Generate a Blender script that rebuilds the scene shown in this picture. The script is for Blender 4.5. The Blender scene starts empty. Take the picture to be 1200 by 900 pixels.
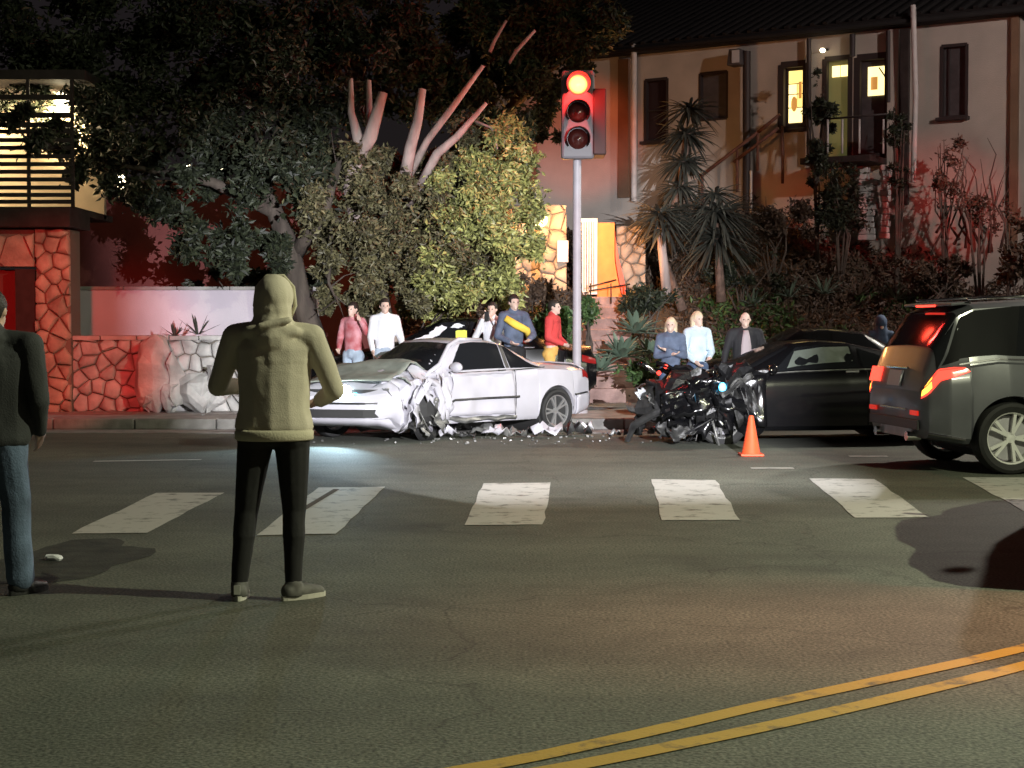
import bpy, bmesh, math, random
from math import sin, cos, pi, radians, atan, sqrt, exp
from mathutils import Vector, Matrix, noise
random.seed(7)
C = bpy.context.scene.collection
sc = bpy.context.scene
F = 1900.0; CH = 1.55; PITCH = atan(72 / F)
# ------------------------------------------------------------------ camera
cam_d = bpy.data.cameras.new('camera'); cam = bpy.data.objects.new('camera', cam_d); C.objects.link(cam)
cam.location = (0, 0, CH); cam.rotation_euler = (pi / 2 - PITCH, 0, 0)
cam_d.lens = 36 * F / 1200; cam_d.sensor_width = 36; cam_d.clip_end = 2000
sc.camera = cam
# ------------------------------------------------------------------ night sky and moon
w = bpy.data.worlds.new('World'); sc.world = w; w.use_nodes = True
nt = w.node_tree; nt.nodes.clear()
sky = nt.nodes.new('ShaderNodeTexSky'); sky.sky_type = 'NISHITA'; sky.sun_disc = False
sky.sun_elevation = radians(25); sky.sun_rotation = radians(140)
bg = nt.nodes.new('ShaderNodeBackground'); bg.inputs[1].default_value = 0.0004
bg2 = nt.nodes.new('ShaderNodeBackground'); bg2.inputs[0].default_value = (1, .72, .74, 1); bg2.inputs[1].default_value = 0.010
ad = nt.nodes.new('ShaderNodeAddShader'); wo = nt.nodes.new('ShaderNodeOutputWorld')
nt.links.new(sky.outputs[0], bg.inputs[0]); nt.links.new(bg.outputs[0], ad.inputs[0]); nt.links.new(bg2.outputs[0], ad.inputs[1])
nt.links.new(ad.outputs[0], wo.inputs[0])
sd = bpy.data.lights.new('moon', 'SUN'); sd.energy = .012; sd.angle = radians(.5); sd.color = (.8, .88, 1)
so = bpy.data.objects.new('moon', sd); C.objects.link(so); so.rotation_euler = (radians(65), 0, radians(140))
sc.view_settings.view_transform = 'Standard'; sc.view_settings.look = 'None'
sc.view_settings.exposure = 0; sc.view_settings.gamma = 1
sc.render.engine = 'CYCLES'; sc.cycles.use_denoising = True; sc.cycles.max_bounces = 5
sc.cycles.sample_clamp_indirect = 2.0; sc.cycles.denoiser = 'OPENIMAGEDENOISE'; sc.cycles.use_light_tree = True
# ------------------------------------------------------------------ lamps (their housings are built further down)
def aim(o, target):
    o.rotation_euler = (Vector(target) - o.location).to_track_quat('-Z', 'Y').to_euler()
def lamp(name, kind, loc, energy, col, size=.1, target=None, cone=None, blend=.15):
    d = bpy.data.lights.new(name, kind); d.energy = energy; d.color = col
    d.shadow_soft_size = size
    if cone: d.spot_size = radians(cone); d.spot_blend = blend
    o = bpy.data.objects.new(name, d); C.objects.link(o); o.location = loc
    if target: aim(o, target)
    return o
L_STREET = (8.0, 6.8, 6.9)
L_FLOOD = (2.9, 4.4, 3.0)
L_FAR = (12.5, 27.0, 8.5)
L_WALL = (12.5, 19.5, 8.5)
lamp('unseen_lamp_light', 'SPOT', L_STREET, 3500, (.98, 1.0, .68), .06, (.2, 11.6, 0), 124, .8)
lamp('unseen_lamp_light', 'SPOT', L_FAR, 5000, (1.0, .93, .80), .3, (0, 18.5, 0), 78, .5)  # unseen far lamp, added to brighten the far strip of road
lamp('unseen_lamp_light', 'SPOT', L_WALL, 2700, (1.0, .85, .79), .12, (7.0, 32.4, 3.6), 62, .5)  # unseen lamp added to light the stucco wall
lamp('added_flood_light', 'SPOT', L_FLOOD, 23500, (.96, .95, 1.0), .015, (-.18, 25, 1.0), 31, .06)  # added beam standing in for vehicle spotlights
# ------------------------------------------------------------------ helpers
def D3(px, py):
    u = (px - 600) / F; v = (450 - py) / F
    return Vector((u, cos(PITCH) + v * sin(PITCH), -sin(PITCH) + v * cos(PITCH)))
def P(px, py, Y):
    d = D3(px, py); return Vector((0, 0, CH)) + d * (Y / d.y)
def G(px, py, z=0.0):
    d = D3(px, py); return Vector((0, 0, CH)) + d * ((z - CH) / d.z)
MATS = {}
def mat(name, col, rough=.6, metal=0, vary=0.0, scale=8, bump=0.0, bscale=None, emit=None, estr=0, island=0.0,
        col2=None, stretch=None, coat=0, trans=0, alpha=None):
    if name in MATS: return MATS[name]
    m = bpy.data.materials.new(name); m.use_nodes = True; MATS[name] = m
    n = m.node_tree; b = n.nodes['Principled BSDF']
    b.inputs['Base Color'].default_value = (*col, 1); b.inputs['Roughness'].default_value = rough
    b.inputs['Metallic'].default_value = metal
    if coat: b.inputs['Coat Weight'].default_value = coat; b.inputs['Coat Roughness'].default_value = .08
    if trans: b.inputs['Transmission Weight'].default_value = trans
    tc = n.nodes.new('ShaderNodeTexCoord'); mp = n.nodes.new('ShaderNodeMapping')
    n.links.new(tc.outputs['Object'], mp.inputs[0])
    if stretch: mp.inputs['Scale'].default_value = stretch
    fac = None
    if vary:
        t = n.nodes.new('ShaderNodeTexNoise'); t.inputs['Scale'].default_value = scale; t.inputs['Detail'].default_value = 6
        n.links.new(mp.outputs[0], t.inputs['Vector'])
        r = n.nodes.new('ShaderNodeMapRange'); r.inputs[1].default_value = .3; r.inputs[2].default_value = .7
        n.links.new(t.outputs['Fac'], r.inputs[0]); fac = r.outputs[0]
    if island:
        g = n.nodes.new('ShaderNodeNewGeometry')
        if fac is not None:
            a = n.nodes.new('ShaderNodeMath'); a.operation = 'ADD'; n.links.new(fac, a.inputs[0]); n.links.new(g.outputs['Random Per Island'], a.inputs[1])
            h = n.nodes.new('ShaderNodeMath'); h.operation = 'MULTIPLY'; h.inputs[1].default_value = .5; n.links.new(a.outputs[0], h.inputs[0]); fac = h.outputs[0]
        else: fac = g.outputs['Random Per Island']
    if fac is not None:
        k = max(vary, island)
        c2 = col2 or tuple(c * (1 - k) for c in col); c1 = col if col2 else tuple(min(1, c * (1 + k * .6)) for c in col)
        mx = n.nodes.new('ShaderNodeMix'); mx.data_type = 'RGBA'
        mx.inputs[6].default_value = (*c1, 1); mx.inputs[7].default_value = (*c2, 1)
        n.links.new(fac, mx.inputs[0]); n.links.new(mx.outputs[2], b.inputs['Base Color'])
    if bump:
        t = n.nodes.new('ShaderNodeTexNoise'); t.inputs['Scale'].default_value = bscale or scale * 4; t.inputs['Detail'].default_value = 5
        n.links.new(mp.outputs[0], t.inputs['Vector'])
        bp = n.nodes.new('ShaderNodeBump'); bp.inputs['Strength'].default_value = bump; bp.inputs['Distance'].default_value = .02
        n.links.new(t.outputs['Fac'], bp.inputs['Height']); n.links.new(bp.outputs[0], b.inputs['Normal'])
    if emit: b.inputs['Emission Color'].default_value = (*emit, 1); b.inputs['Emission Strength'].default_value = estr
    return m
def tag(o, label=None, cat=None, group=None, kind=None):
    if label: o['label'] = label
    if cat: o['category'] = cat
    if group: o['group'] = group
    if kind: o['kind'] = kind
    return o
def empty(name, loc, rz, label, cat, group=None):
    o = bpy.data.objects.new(name, None); C.objects.link(o); o.location = loc; o.rotation_euler = (0, 0, rz)
    o.empty_display_size = .2
    return tag(o, label, cat, group)
class MB:
    def __init__(s): s.v = []; s.f = []
    def add(s, vs, fs):
        k = len(s.v); s.v += [tuple(v) for v in vs]; s.f += [tuple(i + k for i in f) for f in fs]; return s
    def box(s, c, d, R=None, taper=1.0):
        x, y, z = d[0] / 2, d[1] / 2, d[2] / 2
        vs = [Vector((a * x * (taper if e > 0 else 1), b * y * (taper if e > 0 else 1), e * z)) for e in (-1, 1) for b in (-1, 1) for a in (-1, 1)]
        if R is not None: vs = [R @ v for v in vs]
        c = Vector(c)
        return s.add([v + c for v in vs], [(0, 2, 3, 1), (4, 5, 7, 6), (0, 1, 5, 4), (2, 6, 7, 3), (0, 4, 6, 2), (1, 3, 7, 5)])
    def bar(s, a, b, w_, h_=None, up=(0, 0, 1)):
        a = Vector(a); b = Vector(b); d = (b - a); L = d.length; d.normalize(); h_ = h_ or w_
        u = Vector(up); sx = d.cross(u)
        if sx.length < 1e-3: sx = d.cross(Vector((1, 0, 0)))
        sx.normalize(); uz = sx.cross(d)
        R = Matrix((sx, d, uz)).transposed()
        return s.box((a + b) / 2, (w_, L, h_), R)
    def tube(s, pts, rads, n=8, cap=True):
        pts = [Vector(p) for p in pts]
        if not hasattr(rads, '__len__'): rads = [rads] * len(pts)
        k = len(s.v); prev = Vector((.123, .456, .88)).normalized()
        for i, p in enumerate(pts):
            t = (pts[min(i + 1, len(pts) - 1)] - pts[max(i - 1, 0)]).normalized()
            a = prev - t * prev.dot(t)
            if a.length < 1e-3: a = t.orthogonal()
            a.normalize(); prev = a; b = t.cross(a)
            for j in range(n):
                q = p + (a * cos(2 * pi * j / n) + b * sin(2 * pi * j / n)) * rads[i]; s.v.append(tuple(q))
        for i in range(len(pts) - 1):
            for j in range(n):
                s.f.append((k + i * n + j, k + i * n + (j + 1) % n, k + (i + 1) * n + (j + 1) % n, k + (i + 1) * n + j))
        if cap:
            s.f.append(tuple(k + j for j in reversed(range(n)))); e = k + (len(pts) - 1) * n; s.f.append(tuple(e + j for j in range(n)))
        return s
    def lathe(s, prof, n=24, axis='Z', c=(0, 0, 0), close=False):
        k = len(s.v); c = Vector(c)
        for r, z in prof:
            for j in range(n):
                a = 2 * pi * j / n
                q = {'Z': (r * cos(a), r * sin(a), z), 'Y': (r * cos(a), z, r * sin(a)), 'X': (z, r * cos(a), r * sin(a))}[axis]
                s.v.append(tuple(Vector(q) + c))
        m = len(prof)
        for i in range(m if close else m - 1):
            i2 = (i + 1) % m
            for j in range(n): s.f.append((k + i * n + j, k + i * n + (j + 1) % n, k + i2 * n + (j + 1) % n, k + i2 * n + j))
        if not close:
            if prof[0][0] > 1e-4: s.f.append(tuple(k + j for j in range(n)))
            if prof[-1][0] > 1e-4: s.f.append(tuple(k + (m - 1) * n + j for j in reversed(range(n))))
        return s
    def sph(s, c, r, n=12, m=8, R=None):
        c = Vector(c); r = r if hasattr(r, '__len__') else (r, r, r); k = len(s.v)
        vs = [Vector((0, 0, r[2]))]
        for i in range(1, m):
            a = pi * i / m
            for j in range(n): vs.append(Vector((r[0] * sin(a) * cos(2 * pi * j / n), r[1] * sin(a) * sin(2 * pi * j / n), r[2] * cos(a))))
        vs.append(Vector((0, 0, -r[2])))
        if R is not None: vs = [R @ v for v in vs]
        fs = [(0, 1 + j, 1 + (j + 1) % n) for j in range(n)]
        for i in range(m - 2):
            for j in range(n):
                a = 1 + i * n; fs.append((a + j, a + n + j, a + n + (j + 1) % n, a + (j + 1) % n))
        e = len(vs) - 1; a = 1 + (m - 2) * n
        fs += [(e, a + (j + 1) % n, a + j) for j in range(n)]
        return s.add([v + c for v in vs], fs)
    def grid(s, rows):
        k = len(s.v); nu = len(rows); nv = len(rows[0])
        for r in rows: s.v += [tuple(p) for p in r]
        for i in range(nu - 1):
            for j in range(nv - 1): s.f.append((k + i * nv + j, k + i * nv + j + 1, k + (i + 1) * nv + j + 1, k + (i + 1) * nv + j))
        return s
    def quad(s, *p): return s.add(p, [tuple(range(len(p)))])
    def jitter(s, a, fr=1.0, seed=0):
        for i, v in enumerate(s.v):
            q = noise.noise_vector(Vector(v) * fr + Vector((seed, seed * .7, 3))); s.v[i] = tuple(Vector(v) + q * a)
        return s
    def build(s, name, m, parent=None, smooth=False, bevel=0, solid=0, fix=True):
        me = bpy.data.meshes.new(name); me.from_pydata(s.v, [], s.f)
        if fix and len(s.f) < 60000:
            bm = bmesh.new(); bm.from_mesh(me); bmesh.ops.recalc_face_normals(bm, faces=bm.faces)
            bm.to_mesh(me); bm.free()
        if smooth:
            for p in me.polygons: p.use_smooth = True
            if smooth != 1: me.set_sharp_from_angle(angle=radians(smooth))
        me.materials.append(m if not isinstance(m, str) else MATS[m])
        o = bpy.data.objects.new(name, me); C.objects.link(o)
        if parent: o.parent = parent
        if solid:
            md = o.modifiers.new('solid', 'SOLIDIFY'); md.thickness = solid; md.offset = 0
        if bevel:
            md = o.modifiers.new('bevel', 'BEVEL'); md.width = bevel; md.segments = 2; md.limit_method = 'ANGLE'
        return o
def copy_tree(o, parent=None):
    c = o.copy(); C.objects.link(c)
    if parent: c.parent = parent
    for ch in list(o.children): copy_tree(ch, c)
    return c
def rnd(a, b): return random.uniform(a, b)
def lerp(a, b, t): return a + (b - a) * t
def interp(tab, x):
    if x <= tab[0][0]: return tab[0][1]
    for (x0, y0), (x1, y1) in zip(tab, tab[1:]):
        if x <= x1: return y0 + (y1 - y0) * (x - x0) / (x1 - x0)
    return tab[-1][1]
# ------------------------------------------------------------------ materials
mat('concrete', (.36, .35, .33), .85, vary=.35, scale=3, bump=.3, bscale=60)
mat('kerb_concrete', (.30, .29, .27), .85, vary=.4, scale=4, bump=.3, bscale=50)
mat('earth', (.10, .075, .05), .95, vary=.5, scale=2, bump=.8, bscale=14)
mat('stucco', (.47, .42, .37), .9, vary=.2, scale=1.1, bump=.3, bscale=40)
mat('stucco_white', (.62, .56, .62), .9, vary=.15, scale=.9, bump=.25, bscale=40)
mat('stucco_red', (.20, .055, .05), .9, vary=.3, scale=1.1, bump=.25, bscale=40)
mat('stucco_tan', (.20, .12, .075), .9, vary=.3, scale=1.3, bump=.3, bscale=30)
mat('dark_wood', (.035, .026, .024), .7, vary=.4, scale=6)
mat('dark_roof', (.008, .006, .006), .9, vary=.4, scale=5, bump=.5, bscale=20)
mat('stone', (.50, .42, .33), .85, vary=.45, scale=3.2, bump=.6, bscale=22)
mat('stone_pale', (.55, .54, .52), .85, vary=.4, scale=3.2, bump=.6, bscale=22)
mat('mortar', (.10, .085, .07), .95, bump=.5, bscale=40)
mat('bark_dark', (.10, .08, .065), .9, vary=.5, scale=6, bump=.9, bscale=18, stretch=(1, 1, .3))
mat('bark_pale', (.50, .40, .37), .8, vary=.35, scale=5, bump=.6, bscale=14, stretch=(1, 1, .3))
mat('steel', (.55, .54, .56), .4, .4, vary=.15, scale=4)
mat('grey_metal', (.42, .41, .44), .5, .3, vary=.2, scale=6)
mat('black_metal', (.02, .02, .022), .45)
mat('rubber', (.018, .018, .018), .75, bump=.2, bscale=40)
mat('alloy', (.62, .62, .62), .35, .75)
mat('glass_dark', (.012, .013, .015), .08)
mat('black_plastic', (.02, .02, .021), .5, bump=.1, bscale=60)
mat('chrome', (.8, .8, .8), .15, 1)
# asphalt: aggregate grain, patches, cracks
def asphalt():
    m = mat('asphalt', (.07, .07, .066), .8); n = m.node_tree; b = n.nodes['Principled BSDF']
    tc = n.nodes.new('ShaderNodeTexCoord')
    def nz(s, d): 
        t = n.nodes.new('ShaderNodeTexNoise'); t.inputs['Scale'].default_value = s; t.inputs['Detail'].default_value = d
        n.links.new(tc.outputs['Object'], t.inputs['Vector']); return t
    a = nz(55, 3); c = nz(.35, 5); e = nz(3.5, 4)
    r = n.nodes.new('ShaderNodeValToRGB'); r.color_ramp.elements[0].position = .34; r.color_ramp.elements[0].color = (.050, .057, .043, 1)
    r.color_ramp.elements[1].position = .68; r.color_ramp.elements[1].color = (.185, .197, .155, 1)
    n.links.new(a.outputs['Fac'], r.inputs[0])
    def mul(prev, t, lo, hi):
        q = n.nodes.new('ShaderNodeMapRange'); q.inputs[1].default_value = .3; q.inputs[2].default_value = .7; q.inputs[3].default_value = lo; q.inputs[4].default_value = hi
        n.links.new(t.outputs['Fac'], q.inputs[0]); x = n.nodes.new('ShaderNodeMix'); x.data_type = 'RGBA'; x.blend_type = 'MULTIPLY'; x.inputs[0].default_value = 1
        n.links.new(prev, x.inputs[6]); n.links.new(q.outputs[0], x.inputs[7]); return x.outputs[2]
    k = mul(mul(r.outputs[0], c, .72, 1.2), e, .85, 1.12)
    # tyre-worn streaks along the street
    mp = n.nodes.new('ShaderNodeMapping'); mp.inputs['Scale'].default_value = (.06, 1.1, 1); n.links.new(tc.outputs['Object'], mp.inputs[0])
    s = nz(1, 4); n.links.new(mp.outputs[0], s.inputs['Vector']); k = mul(k, s, .78, 1.18)
    # cracks, wandering, and tar-dark repairs
    wn = nz(1.3, 4); wv = n.nodes.new('ShaderNodeVectorMath'); wv.operation = 'MULTIPLY_ADD'; wv.inputs[1].default_value = (.9, .9, .9)
    n.links.new(wn.outputs['Color'], wv.inputs[0]); n.links.new(tc.outputs['Object'], wv.inputs[2])
    vo = n.nodes.new('ShaderNodeTexVoronoi'); vo.feature = 'DISTANCE_TO_EDGE'; vo.inputs['Scale'].default_value = .33; n.links.new(wv.outputs[0], vo.inputs['Vector'])
    q = n.nodes.new('ShaderNodeMapRange'); q.inputs[1].default_value = .0; q.inputs[2].default_value = .006; q.inputs[3].default_value = .55; q.inputs[4].default_value = 1; n.links.new(vo.outputs['Distance'], q.inputs[0])
    x = n.nodes.new('ShaderNodeMix'); x.data_type = 'RGBA'; x.blend_type = 'MULTIPLY'; x.inputs[0].default_value = .8; n.links.new(k, x.inputs[6]); n.links.new(q.outputs[0], x.inputs[7]); k = x.outputs[2]
    oi = nz(.55, 3); q = n.nodes.new('ShaderNodeMapRange'); q.inputs[1].default_value = .60; q.inputs[2].default_value = .70; q.inputs[3].default_value = 1; q.inputs[4].default_value = .62; n.links.new(oi.outputs['Fac'], q.inputs[0])
    x = n.nodes.new('ShaderNodeMix'); x.data_type = 'RGBA'; x.blend_type = 'MULTIPLY'; x.inputs[0].default_value = 1; n.links.new(k, x.inputs[6]); n.links.new(q.outputs[0], x.inputs[7]); k = x.outputs[2]
    n.links.new(k, b.inputs['Base Color'])
    bp = n.nodes.new('ShaderNodeBump'); bp.inputs['Strength'].default_value = .45; bp.inputs['Distance'].default_value = .008
    n.links.new(a.outputs['Fac'], bp.inputs['Height']); n.links.new(bp.outputs[0], b.inputs['Normal'])
    return m
asphalt()
def paint(name, col, worn):
    m = mat(name, col, .7); n = m.node_tree; b = n.nodes['Principled BSDF']
    tc = n.nodes.new('ShaderNodeTexCoord'); t = n.nodes.new('ShaderNodeTexNoise'); t.inputs['Scale'].default_value = 5; t.inputs['Detail'].default_value = 12; t.inputs['Roughness'].default_value = .7
    n.links.new(tc.outputs['Object'], t.inputs['Vector'])
    r = n.nodes.new('ShaderNodeValToRGB'); r.color_ramp.elements[0].position = .34; r.color_ramp.elements[0].color = (*worn, 1)
    r.color_ramp.elements[1].position = .47; r.color_ramp.elements[1].color = (*col, 1); n.links.new(t.outputs['Fac'], r.inputs[0])
    n.links.new(r.outputs[0], b.inputs['Base Color'])
    bp = n.nodes.new('ShaderNodeBump'); bp.inputs['Strength'].default_value = .3; bp.inputs['Distance'].default_value = .006
    t2 = n.nodes.new('ShaderNodeTexNoise'); t2.inputs['Scale'].default_value = 60; n.links.new(tc.outputs['Object'], t2.inputs['Vector'])
    n.links.new(t2.outputs['Fac'], bp.inputs['Height']); n.links.new(bp.outputs[0], b.inputs['Normal'])
paint('white_paint', (.54, .53, .49), (.13, .135, .115)); paint('yellow_paint', (.48, .31, .06), (.12, .10, .06))

# ================================================================== THE SETTING
def struct(o): return tag(o, kind='structure')
mb = MB(); mb.quad((-400, -60, 0), (400, -60, 0), (400, 500, 0), (-400, 500, 0))
road = struct(mb.build('road', 'asphalt'))
KY = 23.4                      # kerb line of the far pavement
KX = 2.35                      # where the kerb turns away to a lay-by
KZ = .16; LY = 27.9
mb = MB(); mb.box((-19.7, KY - .38, .002), (2 * 22.1, .72, .012)).box((21, LY - .36, .002), (36, .7, .012))
struct(mb.build('gutter', 'kerb_concrete'))
# kerb stones, one by one where they can be told apart
kerb = empty('kerb', (0, 0, 0), 0, None, None); kerb['kind'] = 'structure'
x = -9.0
me0 = None
while x < KX - .2:
    L = 1.18; L = min(L, KX - x)
    MB().box((x + L / 2, KY + .075, KZ / 2), (L - .012, .15, KZ)).build('kerb_stone', 'kerb_concrete', kerb, bevel=.02); x += L
y = KY + .16
while y < LY - .3:
    MB().box((KX - .075, y + .58, KZ / 2), (.15, 1.16, KZ)).build('kerb_stone', 'kerb_concrete', kerb, bevel=.02); y += 1.18
mb = MB(); mb.box((-25, KY + .075, KZ / 2 - .002), (32, .15, KZ)).box((21, LY + .075, KZ / 2 - .002), (37.6, .15, KZ))
tag(mb.build('kerb_run', 'kerb_concrete', kerb), kind='stuff')
# pavement slabs
pv = empty('pavement', (0, 0, 0), 0, None, None); pv['kind'] = 'structure'
MB().box((-18.9, 26, .06), (42.2, 4.9, .12)).build('pavement_bed', 'mortar', pv)
for i in range(12):
    for j, (y0, y1) in enumerate(((KY + .155, 24.9), (24.9, 26.4), (26.4, 28.4))):
        x1 = KX - .16 - i * 1.5; x0 = x1 - 1.5
        MB().box(((x0 + x1) / 2, (y0 + y1) / 2, .078 + rnd(-.002, .002)), (1.485, y1 - y0 - .015, KZ - .004)).build('paving_slab', 'concrete', pv)
MB().box((21, 28.8, .08), (37.4, 1.5, KZ - .004)).build('pavement_strip', 'concrete', pv)
# crosswalk bars
cw = empty('crosswalk', (0, 0, 0), 0, None, None); cw['kind'] = 'structure'
bars = [((183, 578), (262, 578), (172, 625), (83, 626)), ((372, 572), (451, 571), (394, 626), (302, 628)), ((567, 567), (646, 566), (637, 615), (543, 616)),
        ((764, 562), (839, 563), (867, 610), (776, 610)), ((948, 561), (1025, 562), (1087, 607), (1002, 607)), ((1127, 560), (1204, 560), (1296, 604), (1209, 604))]
for q in bars:
    g = [G(*p) for p in q]; rows = []
    for i in range(9):
        t = i / 8; a = g[0].lerp(g[3], t); b = g[1].lerp(g[2], t)
        rows.append([a.lerp(b, j / 5) + Vector((rnd(-.012, .012) if j in (0, 5) else 0, rnd(-.012, .012) if i in (0, 8) else 0, .005)) for j in range(6)])
    MB().grid(rows).build('painted_bar', 'white_paint', cw)
_g = [G(350, 601), G(392, 574)]; MB().quad(_g[0] + Vector((-.03, 0, .008)), _g[0] + Vector((.03, 0, .008)), _g[1] + Vector((.05, 0, .008)), _g[1] + Vector((-.01, 0, .008))).build('tar_seam', 'mortar', cw)
# double yellow line, curving
def ribbon(pts, wd, z):
    pts = [G(*p) for p in pts]; fine = []
    for i in range(len(pts) - 1):
        p0 = pts[max(i - 1, 0)]; p1 = pts[i]; p2 = pts[i + 1]; p3 = pts[min(i + 2, len(pts) - 1)]
        for k in range(8):
            t = k / 8; fine.append(.5 * ((2 * p1) + (-p0 + p2) * t + (2 * p0 - 5 * p1 + 4 * p2 - p3) * t * t + (-p0 + 3 * p1 - 3 * p2 + p3) * t ** 3))
    fine.append(pts[-1]); rows = []
    for i, p in enumerate(fine):
        t = (fine[min(i + 1, len(fine) - 1)] - fine[max(i - 1, 0)]).normalized(); nn = Vector((-t.y, t.x, 0))
        rows.append([p + nn * (wd / 2 + rnd(-.002, .002)) + Vector((0, 0, z)), p + nn * (-wd / 2) + Vector((0, 0, z))])
    return MB().grid(rows)
ln = empty('centre_line', (0, 0, 0), 0, None, None); ln['kind'] = 'structure'
U = [(470, 915), (600, 893), (750, 861), (900, 826), (1050, 794), (1200, 760), (1400, 708), (1600, 662)]
L = [(520, 925), (675, 898), (800, 873), (950, 841), (1100, 806), (1200, 781), (1400, 728), (1600, 680)]
ribbon(U, .105, .005).build('painted_line', 'yellow_paint', ln); ribbon(L, .105, .005).build('painted_line', 'yellow_paint', ln)
# an irregular dark patch beside the left man
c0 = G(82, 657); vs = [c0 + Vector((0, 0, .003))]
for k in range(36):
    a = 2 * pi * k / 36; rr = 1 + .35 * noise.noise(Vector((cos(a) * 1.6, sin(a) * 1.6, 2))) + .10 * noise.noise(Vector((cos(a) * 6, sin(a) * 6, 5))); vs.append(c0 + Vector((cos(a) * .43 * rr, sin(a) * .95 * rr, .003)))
mat('dark_patch', (.014, .016, .012), .85, vary=.5, scale=6, col2=(.05, .055, .042), bump=.3, bscale=50)
struct(MB().add(vs, [(0, 1 + k, 1 + (k + 1) % 36) for k in range(36)]).build('dark_road_patch', 'dark_patch'))
# the far lane line
ln2 = empty('lane_marks', (0, 0, 0), 0, None, None); ln2['kind'] = 'structure'
for a, b in (((110, 541), (236, 539)), ((995, 535), (1040, 535)), ((880, 549), (930, 549))):
    p = G(*a); q = G(*b); MB().quad(p + Vector((0, -.06, .005)), q + Vector((0, -.06, .005)), q + Vector((0, .06, .005)), p + Vector((0, .06, .005))).build('painted_line', 'white_paint', ln2)
# the bank
def hb(x, y):
    r = max(0, min(1, (y - 28.3) / 6.2)); r = r * r * (3 - 2 * r) * .55 + r * .45
    h = r * 3.3
    if x < -.5:
        k = min(1, (-.5 - x) / 2.5); h *= (1 - .72 * k)
    if x > 5: h += (x - 5) * .06 * r
    return KZ - .02 + h + (noise.noise(Vector((x * .8, y * .8, 0))) * .22 + noise.noise(Vector((x * 3, y * 3, 4))) * .07) * min(1, r * 6)
rows = []
for i in range(110):
    y = 28.2 + (i / 109) ** 1.7 * 60
    rows.append([Vector((xx, y, hb(xx, y))) for xx in [(-45 + 90 * j / 180) for j in range(181)]])
struct(MB().grid(rows).build('bank', 'earth', smooth=1))
# ================================================================== PEOPLE
def solidify_blobs(mb, vox, smooth_it=6, fold=0, seed=0, fs=6.0, shape=None):
    me = bpy.data.meshes.new('tmp'); me.from_pydata(mb.v, [], mb.f)
    o = bpy.data.objects.new('tmp', me); C.objects.link(o)
    m = o.modifiers.new('r', 'REMESH'); m.mode = 'VOXEL'; m.voxel_size = vox
    m = o.modifiers.new('s', 'SMOOTH'); m.factor = .5; m.iterations = smooth_it
    dg = bpy.context.evaluated_depsgraph_get(); out = bpy.data.meshes.new_from_object(o.evaluated_get(dg))
    bpy.data.objects.remove(o); bpy.data.meshes.remove(me)
    if fold:
        ns = [v.normal.copy() for v in out.vertices]
        for v, n_ in zip(out.vertices, ns):
            c = v.co; q = Vector((c.x * fs, c.y * fs, c.z * fs * .55 + c.x * 2)) + Vector((seed, seed * 2, 0))
            k = noise.noise(q) + .35 * noise.noise(q * 2.3); k = sqrt(max(0, 1 - abs(k) * 2.0))
            v.co = c + n_ * fold * (k - .4)
    for p in out.polygons: p.use_smooth = True
    return out
def chain(mb, a, b, ra, rb, flat=None):
    a = Vector(a); b = Vector(b); L = (b - a).length; n_ = max(2, int(L / (min(ra, rb) * .35)) + 1)
    for i in range(n_ + 1):
        t = i / n_; r = lerp(ra, rb, t)
        rr = (r, r, r) if flat is None else (r * flat[0], r * flat[1], r * flat[2])
        mb.sph(a.lerp(b, t), rr, 12, 8)
def hand(mb, wr, d, side, curl=.5, s=1.0, front=Vector((0, 1, 0))):
    """palm and five separate fingers from the wrist along d"""
    d = Vector(d).normalized(); a = front - d * front.dot(d)
    if a.length < .1: a = Vector((0, 0, 1)) - d * d.z
    a.normalize(); b = d.cross(a) * side     # a: thumb side, b: palm normal
    wr = Vector(wr)
    chain(mb, wr, wr + d * .03 * s, .026 * s, .028 * s)
    for k in range(4):
        o = (k - 1.5) * .019 * s
        chain(mb, wr + d * .02 * s - a * o * .7, wr + d * .085 * s - a * o, .016 * s, .0125 * s)
        L = (.068, .078, .072, .056)[k] * s
        p0 = wr + d * .088 * s - a * o; d1 = (d - b * curl * .5).normalized(); p1 = p0 + d1 * L * .5
        d2 = (d - b * curl * 1.5).normalized(); p2 = p1 + d2 * L * .5
        chain(mb, p0, p1, .0092 * s, .0085 * s); chain(mb, p1, p2, .0085 * s, .007 * s)
    t0 = wr + d * .03 * s + a * .026 * s; t1 = t0 + (d * .6 + a * .8).normalized() * .035 * s; t2 = t1 + (d * .9 + a * .3 - b * .3).normalized() * .03 * s
    chain(mb, t0, t1, .013 * s, .011 * s); chain(mb, t1, t2, .0105 * s, .009 * s)
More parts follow.
